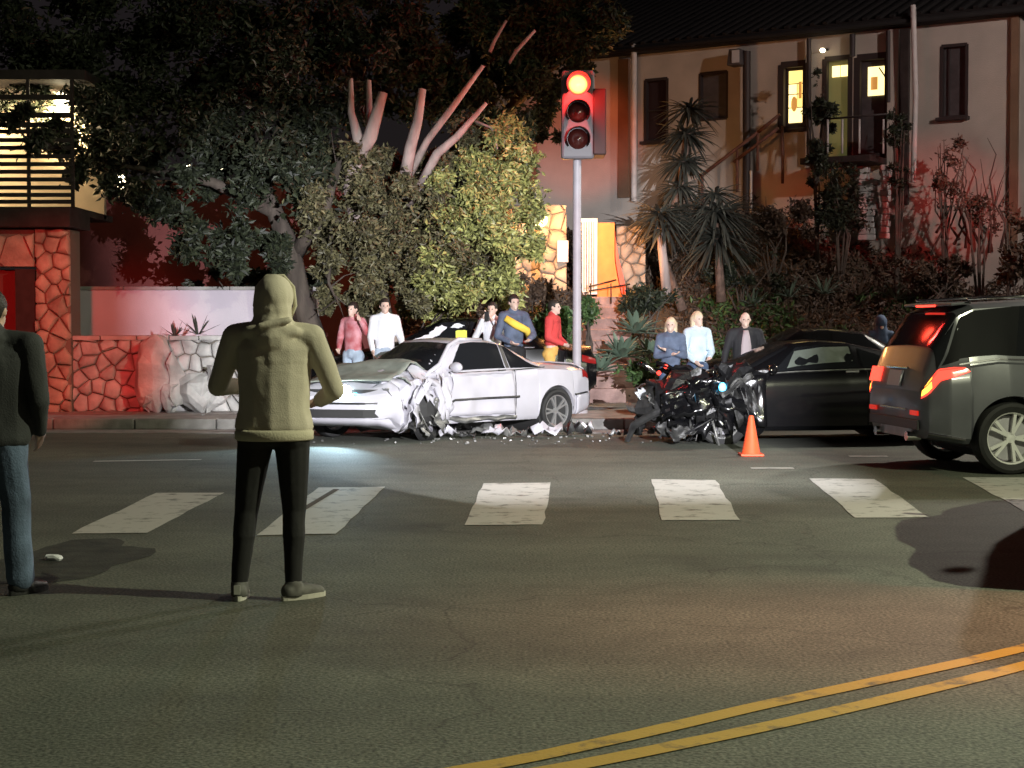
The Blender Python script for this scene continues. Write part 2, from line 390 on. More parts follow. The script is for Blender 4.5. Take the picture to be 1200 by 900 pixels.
def person(loc, yaw, label, H=1.75, top='cloth', pants='cloth', shoe='black_plastic', skin='skin', hair='hair_dark', arms=None, feet=None, knees=None,
           coat=.92, hood=False, hairlen=0, slim=1.0, vox=.014, fold=.006, sleeve='wrist', group=None, lean=0.0, bulk=1.0, collar=None, extra=None,
           hem=None, headturn=0, legs_bulk=1.0, head_fwd=0.0, straight=False, hat=None, torso=1.0):
    if bulk == 1.0: bulk = .90
    o = empty('person', loc, yaw, label, 'person', group); k = H / 1.75
    V = lambda x, y, z: Vector((x, y + lean * max(0, z - .9), z)) * k
    arms = arms or [((-.24, -.02, 1.15), (-.24, .05, .90)), ((.24, -.02, 1.15), (.24, .05, .90))]
    feet = feet or [(-.10, 0, 8), (.10, 0, -8)]
    hips = [V(-.09 * slim, 0, .93), V(.09 * slim, 0, .93)]
    ank = [V(f[0], f[1], .085) for f in feet]
    kn = [V(*q) for q in knees] if knees else [(hips[i] + ank[i]) / 2 + V(0, .025, .02) - V(0, 0, 0) for i in (0, 1)]
    sh = [V(-.185 * bulk, 0, 1.43), V(.185 * bulk, 0, 1.43)]
    el = [V(*arms[i][0]) for i in (0, 1)]; wr = [V(*arms[i][1]) for i in (0, 1)]
    neck = V(0, .0, 1.48); hd = V(0, .015 + head_fwd, 1.625)
    R = Matrix.Rotation(headturn, 3, 'Z')
    # body
    b = MB()
    b.sph(hd + V(0, -.005, .015), (.074 * k, .092 * k, .098 * k)); b.sph(hd + R @ (V(0, .03, -.045) - V(0, 0, 0)) , (.055 * k, .06 * k, .06 * k))
    f = lambda x, y, z: hd + R @ (Vector((x, y, z)) * k)
    b.sph(f(0, .098, -.01), (.011 * k, .018 * k, .02 * k)); b.sph(f(0, .085, .02), (.03 * k, .012 * k, .01 * k)); b.sph(f(0, .084, -.062), (.024 * k, .012 * k, .012 * k)); b.sph(f(0, .075, -.09), (.026 * k, .022 * k, .02 * k))
    for s in (-1, 1): b.sph(f(s * .076, -.005, -.005), (.012 * k, .02 * k, .03 * k))
    chain(b, neck - V(0, 0, .04), hd - V(0, 0, .06), .058 * k, .055 * k)
    for z, rx, ry in ((.93, .155, .105), (1.02, .14, .095), (1.12, .135, .092), (1.22, .15, .10), (1.32, .155, .092), (1.38, .14, .075)): b.sph(V(0, 0, z), (rx * k * slim, ry * k, .08 * k))
    for i, s in ((0, -1), (1, 1)):
        chain(b, V(s * .06, 0, 1.44), sh[i], .06 * k, .055 * k)
        chain(b, sh[i], el[i], .05 * k, .037 * k); chain(b, el[i], wr[i], .037 * k, .025 * k)
        hand(b, wr[i], (wr[i] - el[i]), s, .6, k)
        chain(b, hips[i], kn[i], .082 * k * slim, .055 * k); chain(b, kn[i], kn[i].lerp(ank[i], .35), .052 * k, .055 * k); chain(b, kn[i].lerp(ank[i], .35), ank[i], .053 * k, .037 * k)
        fd = Vector((sin(radians(-feet[i][2])), cos(radians(feet[i][2])), 0))
        chain(b, ank[i] - V(0, 0, .045), ank[i] - V(0, 0, .05) + fd * .14 * k, .034 * k, .028 * k)
    me = solidify_blobs(b, vox, 4); me.materials.append(MATS[skin]); bo = bpy.data.objects.new('body', me); C.objects.link(bo); bo.parent = o
    # eyes
    for s in (-1, 1):
        e = MB().sph(f(s * .031, .083, .005), .0095 * k, 8, 6).build('eye', 'eye_dark', o, smooth=1)
    # top
    t = MB(); g = .022 * k
    for z, rx, ry in ((coat, .165, .118), (lerp(coat, 1.1, .5), .158, .112), (1.1, .15, .108), (1.2, .162, .112), (1.3, .178, .12), (1.38, .172, .112)):
        t.sph(V(0, 0, z + (.05 if z == coat else 0)), (rx * (1 if z < coat + .12 else torso) * k * slim * bulk + (0 if not straight else .012), ry * k * bulk, .075 * k))
    zz = coat + .04
    while zz < 1.36:
        q = (zz - coat) / (1.36 - coat); rx = interp([(0, .172), (.25, .165), (.6, .170), (1, .18)], q); t.sph(V(0, 0, zz), (rx * lerp(1, torso, min(1, max(0, q - .12) * 5)) * k * slim * bulk * (1.06 if straight else 1), .118 * k * bulk, .085 * k)); zz += .022
    for i, s in ((0, -1), (1, 1)):
        chain(t, V(s * .05, -.005, 1.455), sh[i], .066 * k, .072 * k)
        chain(t, sh[i], el[i], .07 * k, .056 * k)
        if sleeve == 'wrist': chain(t, el[i], el[i].lerp(wr[i], .93), .055 * k, .04 * k)
        elif sleeve == 'elbow': pass
    if hood:
        t.sph(hd + V(.004, -.015, .02), (.108 * k, .128 * k, .122 * k), 16, 12); t.sph(hd + V(0, -.04, -.05), (.108 * k, .10 * k, .10 * k))
        chain(t, hd + V(0, -.03, -.08), V(0, -.03, 1.43), .104 * k, .13 * k); t.sph(V(0, -.075, 1.46), (.165 * k, .07 * k, .05 * k)); chain(t, V(-.05, -.16, 1.49), V(.10, -.13, 1.52), .018 * k, .018 * k)
    else:
        t.sph(V(0, .0, 1.42), (.17 * k, .112 * k, .06 * k)); chain(t, V(0, -.005, 1.44), V(0, -.012, 1.50), .088 * k, .076 * k)
        if collar == 'folded_hood': t.sph(V(0, -.085, 1.47), (.125 * k, .075 * k, .06 * k)); t.sph(V(0, -.06, 1.51), (.10 * k, .07 * k, .045 * k))
    me = solidify_blobs(t, vox, 12, fold, len(label) % 50); me.materials.append(MATS[top])
    # flat hem: press the bottom of the garment level
    for v in me.vertices:
        if v.co.z < coat * k - .0: v.co.z = coat * k - (coat * k - v.co.z) * .12
    to = bpy.data.objects.new('hooded_top' if hood or collar == 'folded_hood' else 'jacket', me); C.objects.link(to); to.parent = o
    # trousers
    p = MB(); lb = legs_bulk
    for z, rx in ((.90, .156), (.95, .148), (.98, .135)): p.sph(V(0, -.008, z), (rx * k * slim, .12 * k, .07 * k))
    for i in (0, 1):
        s = (-1, 1)[i]; p.sph(hips[i] + V(0, -.035, -.04), (.084 * k * slim * min(lb, 1.0), .085 * k, .085 * k))
        chain(p, hips[i] - V(0, 0, .02), kn[i], .098 * k * slim * min(lb, 1.05), .066 * k * lb); chain(p, kn[i], kn[i].lerp(ank[i], .35) - V(0, .008, 0), .064 * k * lb, .062 * k * lb)
        chain(p, kn[i].lerp(ank[i], .35) - V(0, .008, 0), ank[i] + V(0, 0, .02), .060 * k * lb, (.046 if lb <= 1 else .082) * k)
    me = solidify_blobs(p, vox, 4, fold * .8, 3 + len(label) % 40, 5); me.materials.append(MATS[pants]); po = bpy.data.objects.new('trousers', me); C.objects.link(po); po.parent = o
    # shoes
    for i in (0, 1):
        q = MB(); fd = Vector((sin(radians(-feet[i][2])), cos(radians(feet[i][2])), 0)); a0 = ank[i]
        chain(q, a0 - V(0, 0, .035) - fd * .03 * k, a0 - V(0, 0, .045) + fd * .08 * k, .046 * k, .044 * k); chain(q, a0 - V(0, 0, .045) + fd * .08 * k, a0 - V(0, 0, .055) + fd * .17 * k, .044 * k, .032 * k)
        chain(q, a0 - V(0, 0, .0), a0 - V(0, 0, .05), .05 * k, .05 * k)
        me = solidify_blobs(q, min(vox, .01), 3)
        for v in me.vertices: v.co.z = max(v.co.z, .022 * k)
        me.materials.append(MATS[shoe]); so_ = bpy.data.objects.new('shoe', me); C.objects.link(so_); so_.parent = o
        ps = []; 
        for j in range(20):
            a = 2 * pi * j / 20; ln_ = cos(a) * (.145) + .065; wd = sin(a) * (.046 if cos(a) > 0 else .040)
            q_ = Vector((a0.x, a0.y, 0)) + fd * ln_ * k + Vector((fd.y, -fd.x, 0)) * wd * k; ps.append(q_)
        n_ = 20; mb = MB(); mb.add([v + Vector((0, 0, .002)) for v in ps] + [v + Vector((0, 0, .028 * k)) for v in ps], [tuple(range(n_))[::-1], tuple(range(n_, 2 * n_))] + [(j, (j + 1) % n_, n_ + (j + 1) % n_, n_ + j) for j in range(n_)])
        mb.build('sole', MATS['sole_white'] if shoe == 'shoe_grey' else MATS['black_plastic'], so_)
    # hair
    if hair and not hood:
        h = MB(); h.sph(f(0, -.018, .03), (.083 * k, .098 * k, .10 * k), 14, 10)
        if hairlen:
            for s in (-1, 0, 1): chain(h, f(s * .055, -.045, .02), f(s * .075, -.045 + (.02 if s else -.03), -.09 - hairlen), .045 * k, .032 * k)
        me = solidify_blobs(h, min(vox, .012), 2, .004, 5, 20)
        ctr = f(0, .095, -.035)
        # cut the face open: push hair in the face area back inside the head
        for v in me.vertices:
            lo = R.inverted() @ (v.co - hd)
            if lo.y > .045 * k and lo.z < .055 * k: v.co = v.co + (hd - v.co) * .35
        me.materials.append(MATS[hair]); ho = bpy.data.objects.new('hair', me); C.objects.link(ho); ho.parent = o
    if extra: extra(o, V, f, wr, el, sh)
    return o
mat('skin', (.62, .42, .33), .55); mat('skin_pale', (.66, .48, .40), .55)
mat('eye_dark', (.02, .015, .01), .2)
mat('hair_dark', (.02, .015, .012), .6, bump=.4, bscale=60); mat('hair_blond', (.62, .50, .34), .6, vary=.3, scale=20, bump=.4, bscale=60, stretch=(1, 1, .2))
mat('hem_pale', (.60, .56, .42), .9, bump=.3, bscale=90); mat('fleece_olive', (.62, .57, .46), .95, vary=.12, scale=4, bump=.2, bscale=130)
mat('leggings', (.012, .012, .013), .8, bump=.1, bscale=30)
mat('fleece_charcoal', (.045, .048, .05), .9, vary=.3, scale=5, bump=.3, bscale=110)
mat('denim', (.12, .17, .26), .9, vary=.45, scale=5, bump=.3, bscale=90); mat('denim_pale', (.42, .52, .64), .9, vary=.3, scale=8)
mat('shoe_grey', (.13, .13, .12), .7, vary=.4, scale=20); mat('sole_white', (.55, .55, .48), .6); mat('reflective', (.9, .9, .85), .25, .6)
mat('navy', (.05, .08, .15), .8, vary=.3, scale=8); mat('navy_grey', (.10, .13, .20), .8, vary=.4, scale=8); mat('black_cloth', (.015, .015, .018), .8)
mat('white_cloth', (.78, .80, .84), .8, vary=.1, scale=8); mat('pale_blue', (.55, .68, .78), .8, vary=.2, scale=8)
mat('red_cloth', (.62, .06, .06), .8, vary=.2, scale=8); mat('pink_cloth', (.68, .34, .38), .8, vary=.45, scale=7, col2=(.42, .06, .07))
mat('yellow_cloth', (.85, .62, .08), .8, vary=.15, scale=8); mat('ochre_cloth', (.75, .45, .12), .8, vary=.2, scale=8); mat('mauve_cloth', (.40, .34, .36), .8)
mat('hivis', (.80, .85, .12), .7); mat('cream', (.80, .72, .60), .7)
def on_ground(px, py, z=0.0): 
    g = G(px, py, z); return g
def at(px, Y, z): return Vector(((px - 600) / F * Y * 1.0, Y, z))
# the two onlookers in the foreground, seen from behind
def hood_extra(o, V, f, wr, el, sh):
    # reflective heel tab, ribbed hem and cuffs
    MB().box(V(-.19, -.10, .065), (.034, .012, .05)).build('heel_tab', 'reflective', o)
    mb = MB()
    ring = lambda z, rx, ry: [V(rx * cos(2 * pi * j / 28), ry * sin(2 * pi * j / 28), z) for j in range(28)]
    rows = [ring(z, a, b) for z, a, b in ((.872, .204, .150), (.878, .212, .157), (.915, .213, .158), (.928, .202, .148))]
    mb.grid([r + [r[0]] for r in rows]).build('hem_band', 'hem_pale', o, smooth=1, solid=.006)
    MB().tube([V(.078, .06, 1.52), V(.112, .055, 1.60), V(.100, .06, 1.70), V(.045, .07, 1.762), V(-.045, .07, 1.762), V(-.10, .06, 1.70), V(-.112, .055, 1.60), V(-.078, .06, 1.52)], .011, 8).build('hood_edge', 'hem_pale', o, smooth=1)
    for s in (-1, 1):
        MB().tube([wr[(s + 1) // 2] + (el[(s + 1) // 2] - wr[(s + 1) // 2]) * .05, wr[(s + 1) // 2] + (el[(s + 1) // 2] - wr[(s + 1) // 2]) * .25], [.042, .046], 14).build('cuff', 'hem_pale', o, smooth=1)
person((-1.33, 9.05, 0), 0, 'man in pale olive hooded top, black leggings and grey trainers, seen from behind', 1.80,
       'fleece_olive', 'leggings', 'shoe_grey', torso=.92, arms=[((-.315, .05, 1.16), (-.215, .29, 1.15)), ((.325, .03, 1.14), (.215, .27, 1.07))],
       feet=[(-.19, -.02, 3), (.105, -.03, -48)], coat=.90, hood=True, vox=.0085, fold=.0055, bulk=1.14, slim=1.06, legs_bulk=1.0, straight=True, extra=hood_extra,
       knees=[(-.155, .02, .49), (.105, .02, .49)])
def left_extra(o, V, f, wr, el, sh):
    MB().tube([V(-.055, .01, 1.53), V(-.06, -.06, 1.545), V(0, -.095, 1.55), V(.06, -.06, 1.545), V(.055, .01, 1.53)], .012, 8).build('shirt_collar', 'white_cloth', o, smooth=1)
person((-2.95, 9.2, 0), radians(-12), 'man in charcoal hooded jacket and blue jeans at the left edge, seen from behind', 1.74,
       'fleece_charcoal', 'denim', 'black_plastic', arms=[((-.26, .0, 1.10), (-.20, .12, .90)), ((.30, -.02, 1.12), (.235, .10, .93))],
       feet=[(-.09, 0, 8), (.14, .03, -20)], coat=.86, hood=False, collar='folded_hood', vox=.010, fold=.010, bulk=1.3, legs_bulk=1.28, slim=1.05, extra=left_extra)
# people by the wrecks (facing the camera: yaw = pi)
GB = 'bystanders behind the crashed cars'
def phone_extra(o, V, f, wr, el, sh):
    MB().box((wr[1] + wr[0]) / 2 + V(0, .06, .05), (.075, .01, .15)).build('phone', 'black_plastic', o, bevel=.004)
person(at(577, 25.3, .156), pi - .3, 'man in white shirt raising both hands to his face behind white car roof', 1.72, 'white_cloth', 'denim', hair='hair_dark', skin='skin_pale',
       arms=[((-.25, .12, 1.16), (-.07, .19, 1.45)), ((.25, .12, 1.18), (.09, .19, 1.48))], group=GB, extra=phone_extra)
def vest_extra(o, V, f, wr, el, sh):
    mb = MB(); mb.tube([V(.17, .11, 1.40), V(.02, .145, 1.30), V(-.16, .13, 1.22), V(-.22, .05, 1.12)], [.05, .06, .055, .045], 10).build('yellow_sash', 'yellow_cloth', o, smooth=1)
person(at(602, 24.9, .156), pi + .35, 'dark-haired man in navy jacket with yellow band across his chest', 1.83, 'navy_grey', 'black_cloth', hair='hair_dark', skin='skin_pale',
       arms=[((-.27, .10, 1.15), (-.12, .30, 1.08)), ((.27, .05, 1.14), (.14, .25, 1.05))], group=GB, extra=vest_extra)
person(at(646, 25.6, .156), pi + 1.2, 'person in red top and ochre yellow trousers beside the traffic signal pole', 1.76, 'red_cloth', 'ochre_cloth', hair='hair_dark', skin='skin_pale',
       arms=[((-.24, .02, 1.15), (-.12, .22, 1.02)), ((.24, .02, 1.15), (.14, .24, 1.05))], coat=1.02, group=GB, lean=.05)
person(at(786, 23.7, 0), pi - .2, 'blond woman in blue-grey coat hugging her arms, left of the pale blue jacket', 1.63, 'navy_grey', 'navy', hair='hair_blond', skin='skin_pale', hairlen=.06,
       arms=[((-.22, .06, 1.14), (.06, .2, 1.24)), ((.22, .06, 1.14), (-.04, .19, 1.17))], coat=.62, group=GB)
person(at(817, 23.9, 0), pi + .45, 'woman with long pale hair in pale blue jacket and dark trousers', 1.72, 'pale_blue', 'navy', hair='hair_blond', skin='skin_pale', hairlen=.22,
       arms=[((-.24, .02, 1.14), (-.08, .2, 1.05)), ((.24, .02, 1.14), (.16, .2, 1.0))], coat=.95, group=GB)
def shirt_extra(o, V, f, wr, el, sh):
    mb = MB(); rows = []
    for z in (1.47, 1.38, 1.25, 1.12, 1.0, .90):
        w_ = interp([(.9, .085), (1.3, .07), (1.47, .035)], z); rows.append([V(x * w_, .137 - abs(x) * .012 - max(0, z - 1.35) * .35, z) for x in (-1, -.5, 0, .5, 1)])
    mb.grid(rows).build('shirt_front', 'mauve_cloth', o, smooth=1, solid=.012)
person(at(873, 23.5, 0), pi, 'man in open black jacket over mauve shirt, standing before parked black car', 1.71, 'black_cloth', 'black_cloth', hair=None, skin='skin_pale',
       arms=[((-.30, .0, 1.14), (-.30, .10, .93)), ((.29, .0, 1.14), (.33, .08, .93))], coat=.86, bulk=1.1, group=GB, extra=shirt_extra)
person(at(1032, 25.7, .0), pi, 'person in dark blue hooded top standing behind the black cars near the silver car', 1.66, 'navy', 'black_cloth', hood=True, skin='skin_pale', group=GB)
person(at(414, 25.2, .156), pi - .5, 'person in mottled pink and red shirt under the tree', 1.72, 'pink_cloth', 'denim_pale', skin='skin_pale',
       arms=[((-.3, .05, 1.26), (-.26, .18, 1.45)), ((.24, .02, 1.15), (.14, .2, 1.0))], group=GB)
person(at(451, 25.0, .156), pi + .2, 'person in long white shirt and pale jeans under the tree', 1.77, 'white_cloth', 'denim_pale', skin='skin_pale',
       arms=[((-.24, .02, 1.15), (-.26, .2, .98)), ((.22, .02, 1.15), (.2, .15, .95))], coat=.88, group=GB)
# ================================================================== CARS (local: x forward, y left, z up, origin on the ground between the axles)
mat('paint_white', (.54, .53, .58), .28, coat=.6, vary=.08, scale=3); mat('paint_black', (.005, .005, .006), .22, coat=.5)
mat('glass_matt', (.006, .006, .007), .5); MATS['glass_matt'].node_tree.nodes['Principled BSDF'].inputs['Specular IOR Level'].default_value = .06; mat('alloy_bright', (.72, .72, .70), .4, .15); mat('paint_graphite', (.105, .108, .122), .36, .2, coat=.12, vary=.15, scale=4); mat('primer', (.24, .27, .23), .6, vary=.3, scale=6)
mat('interior', (.03, .03, .03), .8); mat('lens_red', (.5, .01, .01), .2, emit=(1, .05, .03), estr=3.2); mat('lens_red_dim', (.35, .01, .01), .2, emit=(1, .04, .02), estr=.5)
mat('lens_amber', (.6, .3, .02), .2, emit=(1, .42, .04), estr=5); mat('lens_red_off', (.25, .012, .012), .2)
mat('lamp_white', (.8, .8, .8), .2, emit=(.78, .94, 1), estr=40); mat('lamp_cyan', (.3, .6, .9), .2, emit=(.05, .55, 1), estr=5)
mat('lens_clear', (.5, .52, .55), .12, coat=.5); mat('airbag', (.15, .175, .155), .9, vary=.3, scale=4, bump=.4, bscale=14)
mat('plate_white', (.65, .66, .72), .5); mat('torn_metal', (.27, .27, .26), .45, .5, vary=.5, scale=7, bump=.5, bscale=16)
mat('torn_dark', (.05, .05, .05), .5, .3, vary=.6, scale=7, bump=.4, bscale=18)
mat('torn_black', (.010, .010, .011), .38, vary=.5, scale=9, bump=.9, bscale=9)
class Body:
    """a car shell as a surface S(x, t): t runs from the underside (0) over the side to the roof line (13), mirrored past 13"""
    def __init__(s, top, belt, bot, w, wt, arches, Ra, warp=None):
        s.top, s.belt, s.bot, s.w, s.wt, s.arches, s.Ra, s.warp = top, belt, bot, w, wt, arches, Ra, warp
    def ring(s, x):
        w = interp(s.w, x); wt = min(interp(s.wt, x), w * .96); b = interp(s.bot, x); T = interp(s.top, x); B = min(interp(s.belt, x), T - .015); dz = T - B
        ax = None
        for xc, zc in s.arches:
            if abs(x - xc) < s.Ra: ax = zc + sqrt(s.Ra ** 2 - (x - xc) ** 2)
        H = B - b
        if ax and ax > b + .02:
            az = min(ax, B - .06)
            pts = [(0, b), (w * .55, b), (w * .56, az), (w * .97, az), (w * 1.015, az + .004), (w * 1.0, max(lerp(az, B, .5), az + .02)), (w * .965, B)]
        else:
            pts = [(0, b), (w * .80, b), (w * .93, b + .015), (w * .985, b + .07), (w * 1.0, b + H * .45), (w * .99, b + H * .8), (w * .955, B)]
        k = min(1, dz / .2); w0 = w * .93 if dz > .12 else lerp(w * .93, w * .9, 1)
        pts += [(w0, B + min(.02, dz * .3)), (lerp(w0, wt, .35), B + dz * .33), (lerp(w0, wt, .68), B + dz * .64), (lerp(w0, wt, .95), T - .055 * k - dz * .06 * (1 - k)), (wt * .88, T - .016 * k), (wt * .5, T - .002), (0, T + .006)]
        return pts
    def S(s, x, t, off=0):
        side = 1
        if t > 13: t = 26 - t; side = -1
        r = s.ring(x); i = min(12, int(t)); a, c = r[i], r[i + 1]; q = t - i
        y, z = lerp(a[0], c[0], q), lerp(a[1], c[1], q)
        p = Vector((x, y * side, z))
        if off:
            n_ = Vector((0, (c[1] - a[1]) * side, -(c[0] - a[0])))
            e = .03; r2 = s.ring(x + e); r0 = s.ring(x - e); dzx = (lerp(r2[i][1], r2[i + 1][1], q) - lerp(r0[i][1], r0[i + 1][1], q)) / (2 * e)
            dyx = (lerp(r2[i][0], r2[i + 1][0], q) - lerp(r0[i][0], r0[i + 1][0], q)) / (2 * e)
            tx = Vector((1, dyx * side, dzx)); tt = Vector((0, (c[0] - a[0]) * side, c[1] - a[1]))
            n_ = tx.cross(tt) if side > 0 else tt.cross(tx)
            if n_.length > 1e-6:
                n_.normalize()
                if n_.dot(Vector((0, side * abs(y) + 1e-4 * side, z - .6))) < 0: n_ = -n_
                p = p + n_ * off
        return s.warp(p) if s.warp else p
    def shell(s, x0, x1, step=.045):
        xs = set(); x = x0
        while x < x1: xs.add(round(x, 4)); x += step
        xs.add(x1)
        for tab in (s.top, s.belt, s.bot, s.w):
            for q in tab:
                if x0 < q[0] < x1: xs.add(round(q[0], 4))
        for xc, zc in s.arches:
            for k in range(21):
                q = xc + (s.Ra + .0015) * cos(pi * k / 20)
                if x0 < q < x1: xs.add(round(q, 4))
        xs = sorted(xs); mb = MB(); rows = []
        for x in xs: rows.append([s.S(x, t) for t in range(0, 26)])
        mb.grid([r + [r[0]] for r in rows]); k = len(rows) - 1; n_ = 27
        mb.f.append(tuple(range(26))); mb.f.append(tuple(k * n_ + j for j in range(26))[::-1]); return mb
    def patch(s, q, off=.004, nu=14, nv=6, flip=False):
        """q: four (x, t) corners in order; a sheet proud of the shell"""
        rows = []
        for i in range(nu + 1):
            u = i / nu; row = []
            for j in range(nv + 1):
                v = j / nv; xx = lerp(lerp(q[0][0], q[1][0], u), lerp(q[3][0], q[2][0], u), v); tt = lerp(lerp(q[0][1], q[1][1], u), lerp(q[3][1], q[2][1], u), v)
                if flip: tt = 26 - tt
                row.append(s.S(xx, tt, off))
            rows.append(row)
        return MB().grid(rows)
    def line(s, pts, wd=.009, off=.001, flip=False, n=10):
        path = []
        for a, b in zip(pts, pts[1:]):
            for k in range(n): path.append((lerp(a[0], b[0], k / n), lerp(a[1], b[1], k / n)))
        path.append(pts[-1]); P3 = [s.S(x, 26 - t if flip else t, off) for x, t in path]
        return MB().tube(P3, wd / 2, 5)
def wheel(parent, c, r, wd, side, spokes=5, rim_mat='alloy', tilt=None, rr=.68, steer=0):
    """tyre with its rim; side = +1 left, -1 right: the outer face"""
    mb = MB(); h = wd / 2
    mb.lathe([(r * rr, -h * .8), (r * .88, -h), (r * .97, -h * .86), (r, -h * .5), (r, h * .5), (r * .97, h * .86), (r * .88, h), (r * rr, h * .8)], 40, 'Y', close=True)
    t = mb.build('wheel', 'rubber', parent, smooth=40); t.location = c
    if tilt: t.rotation_euler = tilt
    R = MB(); s = side
    R.lathe([(r * rr, -h * .8), (r * rr, h * .82), (r * (rr - .05), h * .78), (r * (rr - .06), h * .55), (r * (rr - .04), -h * .7)], 40, 'Y', close=True)
    yo = s * h * .55
    for k in range(spokes):
        a = 2 * pi * k / spokes
        for da in ((-.13, .13) if spokes <= 6 else (0,)):
            R.bar((r * .12 * cos(a), yo, r * .12 * sin(a)), (r * (rr - .05) * cos(a + da * 1.3), yo * 1.15, r * (rr - .05) * sin(a + da * 1.3)), r * .085, h * .25, up=(0, 1, 0))
    R.lathe([(0, yo + s * .012), (r * .13, yo + s * .008), (r * .17, yo - s * .02), (r * .17, yo - s * .05)], 20, 'Y')
    R.build('rim', rim_mat, t, smooth=35)
    MB().lathe([(0, yo - s * .05), (r * (rr - .1), yo - s * .055)], 24, 'Y').build('brake_disc', 'grey_metal', t)
    return t
def wells(b, parent, y=.30):
    for i, (xc, zc) in enumerate(b.arches):
        MB().lathe([(0, -.68), (b.Ra * .99, -.68), (b.Ra * .99, .68), (0, .68)], 30, 'Y', (xc, 0, zc)).build('wheel_well', 'interior', parent)
# ---------------- white coupe, crushed at the front left corner
def bendfun(x0, k):
    def f(p):
        if p.x <= x0: return p
        s = p.x - x0; a = k * s           # constant curvature towards the left
        if abs(a) < 1e-5: return p
        R_ = 1 / k; cx, cy = x0, R_
        return Vector((cx + (R_ - p.y) * sin(a), cy - (R_ - p.y) * cos(a), p.z))
    return f
bend1 = bendfun(.55, .36)
def crush_white(p):
    q = bend1(p)
    # the crumpled front left wing and the buckled bonnet
    d = max(0, 1 - ((p.x - 1.45) ** 2 / .75 + (p.y - .75) ** 2 / .45))
    if p.x > .5 and d > 0:
        n1 = noise.noise_vector(p * 3.3 + Vector((3, 1, 7))); n2 = noise.noise_vector(p * 8 + Vector((9, 4, 2)))
        q = q + (n1 * .24 + n2 * .055) * d ** .7 + Vector((-.05, -.10, -.02)) * d
    if p.x > .75 and p.z > .55:
        h = min(1, (p.x - .75) / .5) * min(1, (p.z - .55) / .25)
        q.z += h * (.10 * max(0, 1 - abs(p.x - 1.15) / .6) + .05 * noise.noise(p * 3.2 + Vector((1, 5, 2))) - .05 * max(0, p.x - 1.6))
    if p.x > -.75 and p.y > .7 and p.x < .7 and .25 < p.z < .85:     # pushed-in door skin
        e = sin((p.x + .75) / 1.45 * pi)
        q.y += (-.035 + .03 * noise.noise(p * 3.0 + Vector((7, 7, 1)))) * e
    return q
A = radians(43)
whc = empty('crashed_car', (-.93, 22.55, 0), pi + A, 'white two-door coupe with crushed front left corner, one headlamp still burning', 'car')
wb = Body(top=[(-2.14, .82), (-2.08, .93), (-1.5, .975), (-1.18, 1.0), (-.55, 1.27), (-.25, 1.325), (.05, 1.335), (.3, 1.31), (.98, .93), (1.3, .90), (1.85, .80), (2.08, .70), (2.16, .62)],
          belt=[(-2.14, .78), (-2.0, .86), (-1.2, .90), (-.6, .87), (.8, .84), (1.3, .83), (1.85, .74), (2.08, .66), (2.16, .56)],
          bot=[(-2.14, .42), (-2.1, .30), (-1.8, .23), (-1, .19), (1.7, .19), (2.0, .21), (2.16, .30)],
          w=[(-2.14, .66), (-2.08, .76), (-1.8, .82), (-1.35, .85), (0, .85), (1.3, .845), (1.8, .81), (2.05, .74), (2.16, .62)],
          wt=[(-2.1, .5), (-1.5, .62), (-.9, .60), (0, .585), (.4, .60), (1, .66), (2, .55)], arches=[(-1.36, .31), (1.34, .31)], Ra=.355, warp=crush_white)
shell = wb.shell(-2.14, 2.16).build('body', 'paint_white', whc, smooth=38)
wells(wb, shell) if False else None
wb.patch([(-2.05, 3.05), (1.0, 3.05), (1.0, 2.1), (-2.05, 2.1)], .006, 40, 2).build('sill', 'torn_dark', whc, smooth=1) if False else None
# glass
wb.patch([(-.42, 7.3), (.62, 7.3), (.26, 10.0), (-.42, 10.1)], .005).build('door_window', 'glass_dark', whc, smooth=1)
wb.patch([(-1.13, 7.3), (-.52, 7.3), (-.50, 10.1), (-.64, 9.9)], .005).build('rear_window', 'glass_dark', whc, smooth=1)
wb.patch([(.96, 9.6), (.36, 10.6), (.36, 15.4), (.96, 16.4)], .006, 10, 14).build('windscreen', 'glass_dark', whc, smooth=1)
wb.patch([(-1.12, 10.2), (-.62, 10.8), (-.62, 15.2), (-1.12, 15.8)], .006, 10, 14).build('rear_screen', 'glass_dark', whc, smooth=1)
wb.patch([(-.42, 7.3), (.62, 7.3), (.26, 10.0), (-.42, 10.1)], .005, flip=True).build('door_window', 'glass_dark', whc, smooth=1)
# door: a skin of its own, standing slightly proud and dented
door = wb.patch([(-.55, 3.2), (.72, 3.2), (.66, 6.9), (-.50, 6.9)], .012, 30, 14)
for i, v in enumerate(door.v):
    q = noise.noise(Vector(v) * 3.4) * .03 + abs(noise.noise(Vector(v) * 1.7 + Vector((4, 1, 1)))) * .035
    door.v[i] = tuple(Vector(v) + Vector((0, .012 + q, 0)))
door.jitter(.010, 9, 3)
dr = door.build('door', 'paint_white', whc, smooth=14, solid=.012)
wb.line([(-.38, 6.35), (-.25, 6.35)], .028, .035).build('handle', 'black_plastic', dr)
wb.line([(-.60, 4.15), (.80, 4.15)], .035, .035, n=20).build('rub_strip', 'black_plastic', whc)
wb.line([(-2.02, 4.05), (-1.73, 4.05)], .035, .012).build('rub_strip', 'black_plastic', whc)
wb.line([(-.57, 3.0), (-.57, 6.9)], .012, .004).build('door_seam', 'black_plastic', whc)
wb.line([(-1.18, 7.05), (.66, 7.05)], .018, .008, n=20).build('window_trim', 'black_plastic', whc)
mb = wb.patch([(-.55, 2.6), (.85, 2.4), (.85, 3.15), (-.55, 3.1)], .02, 24, 4).jitter(.05, 4, 2); mb.build('sill', 'torn_metal', whc, smooth=16, solid=.008)
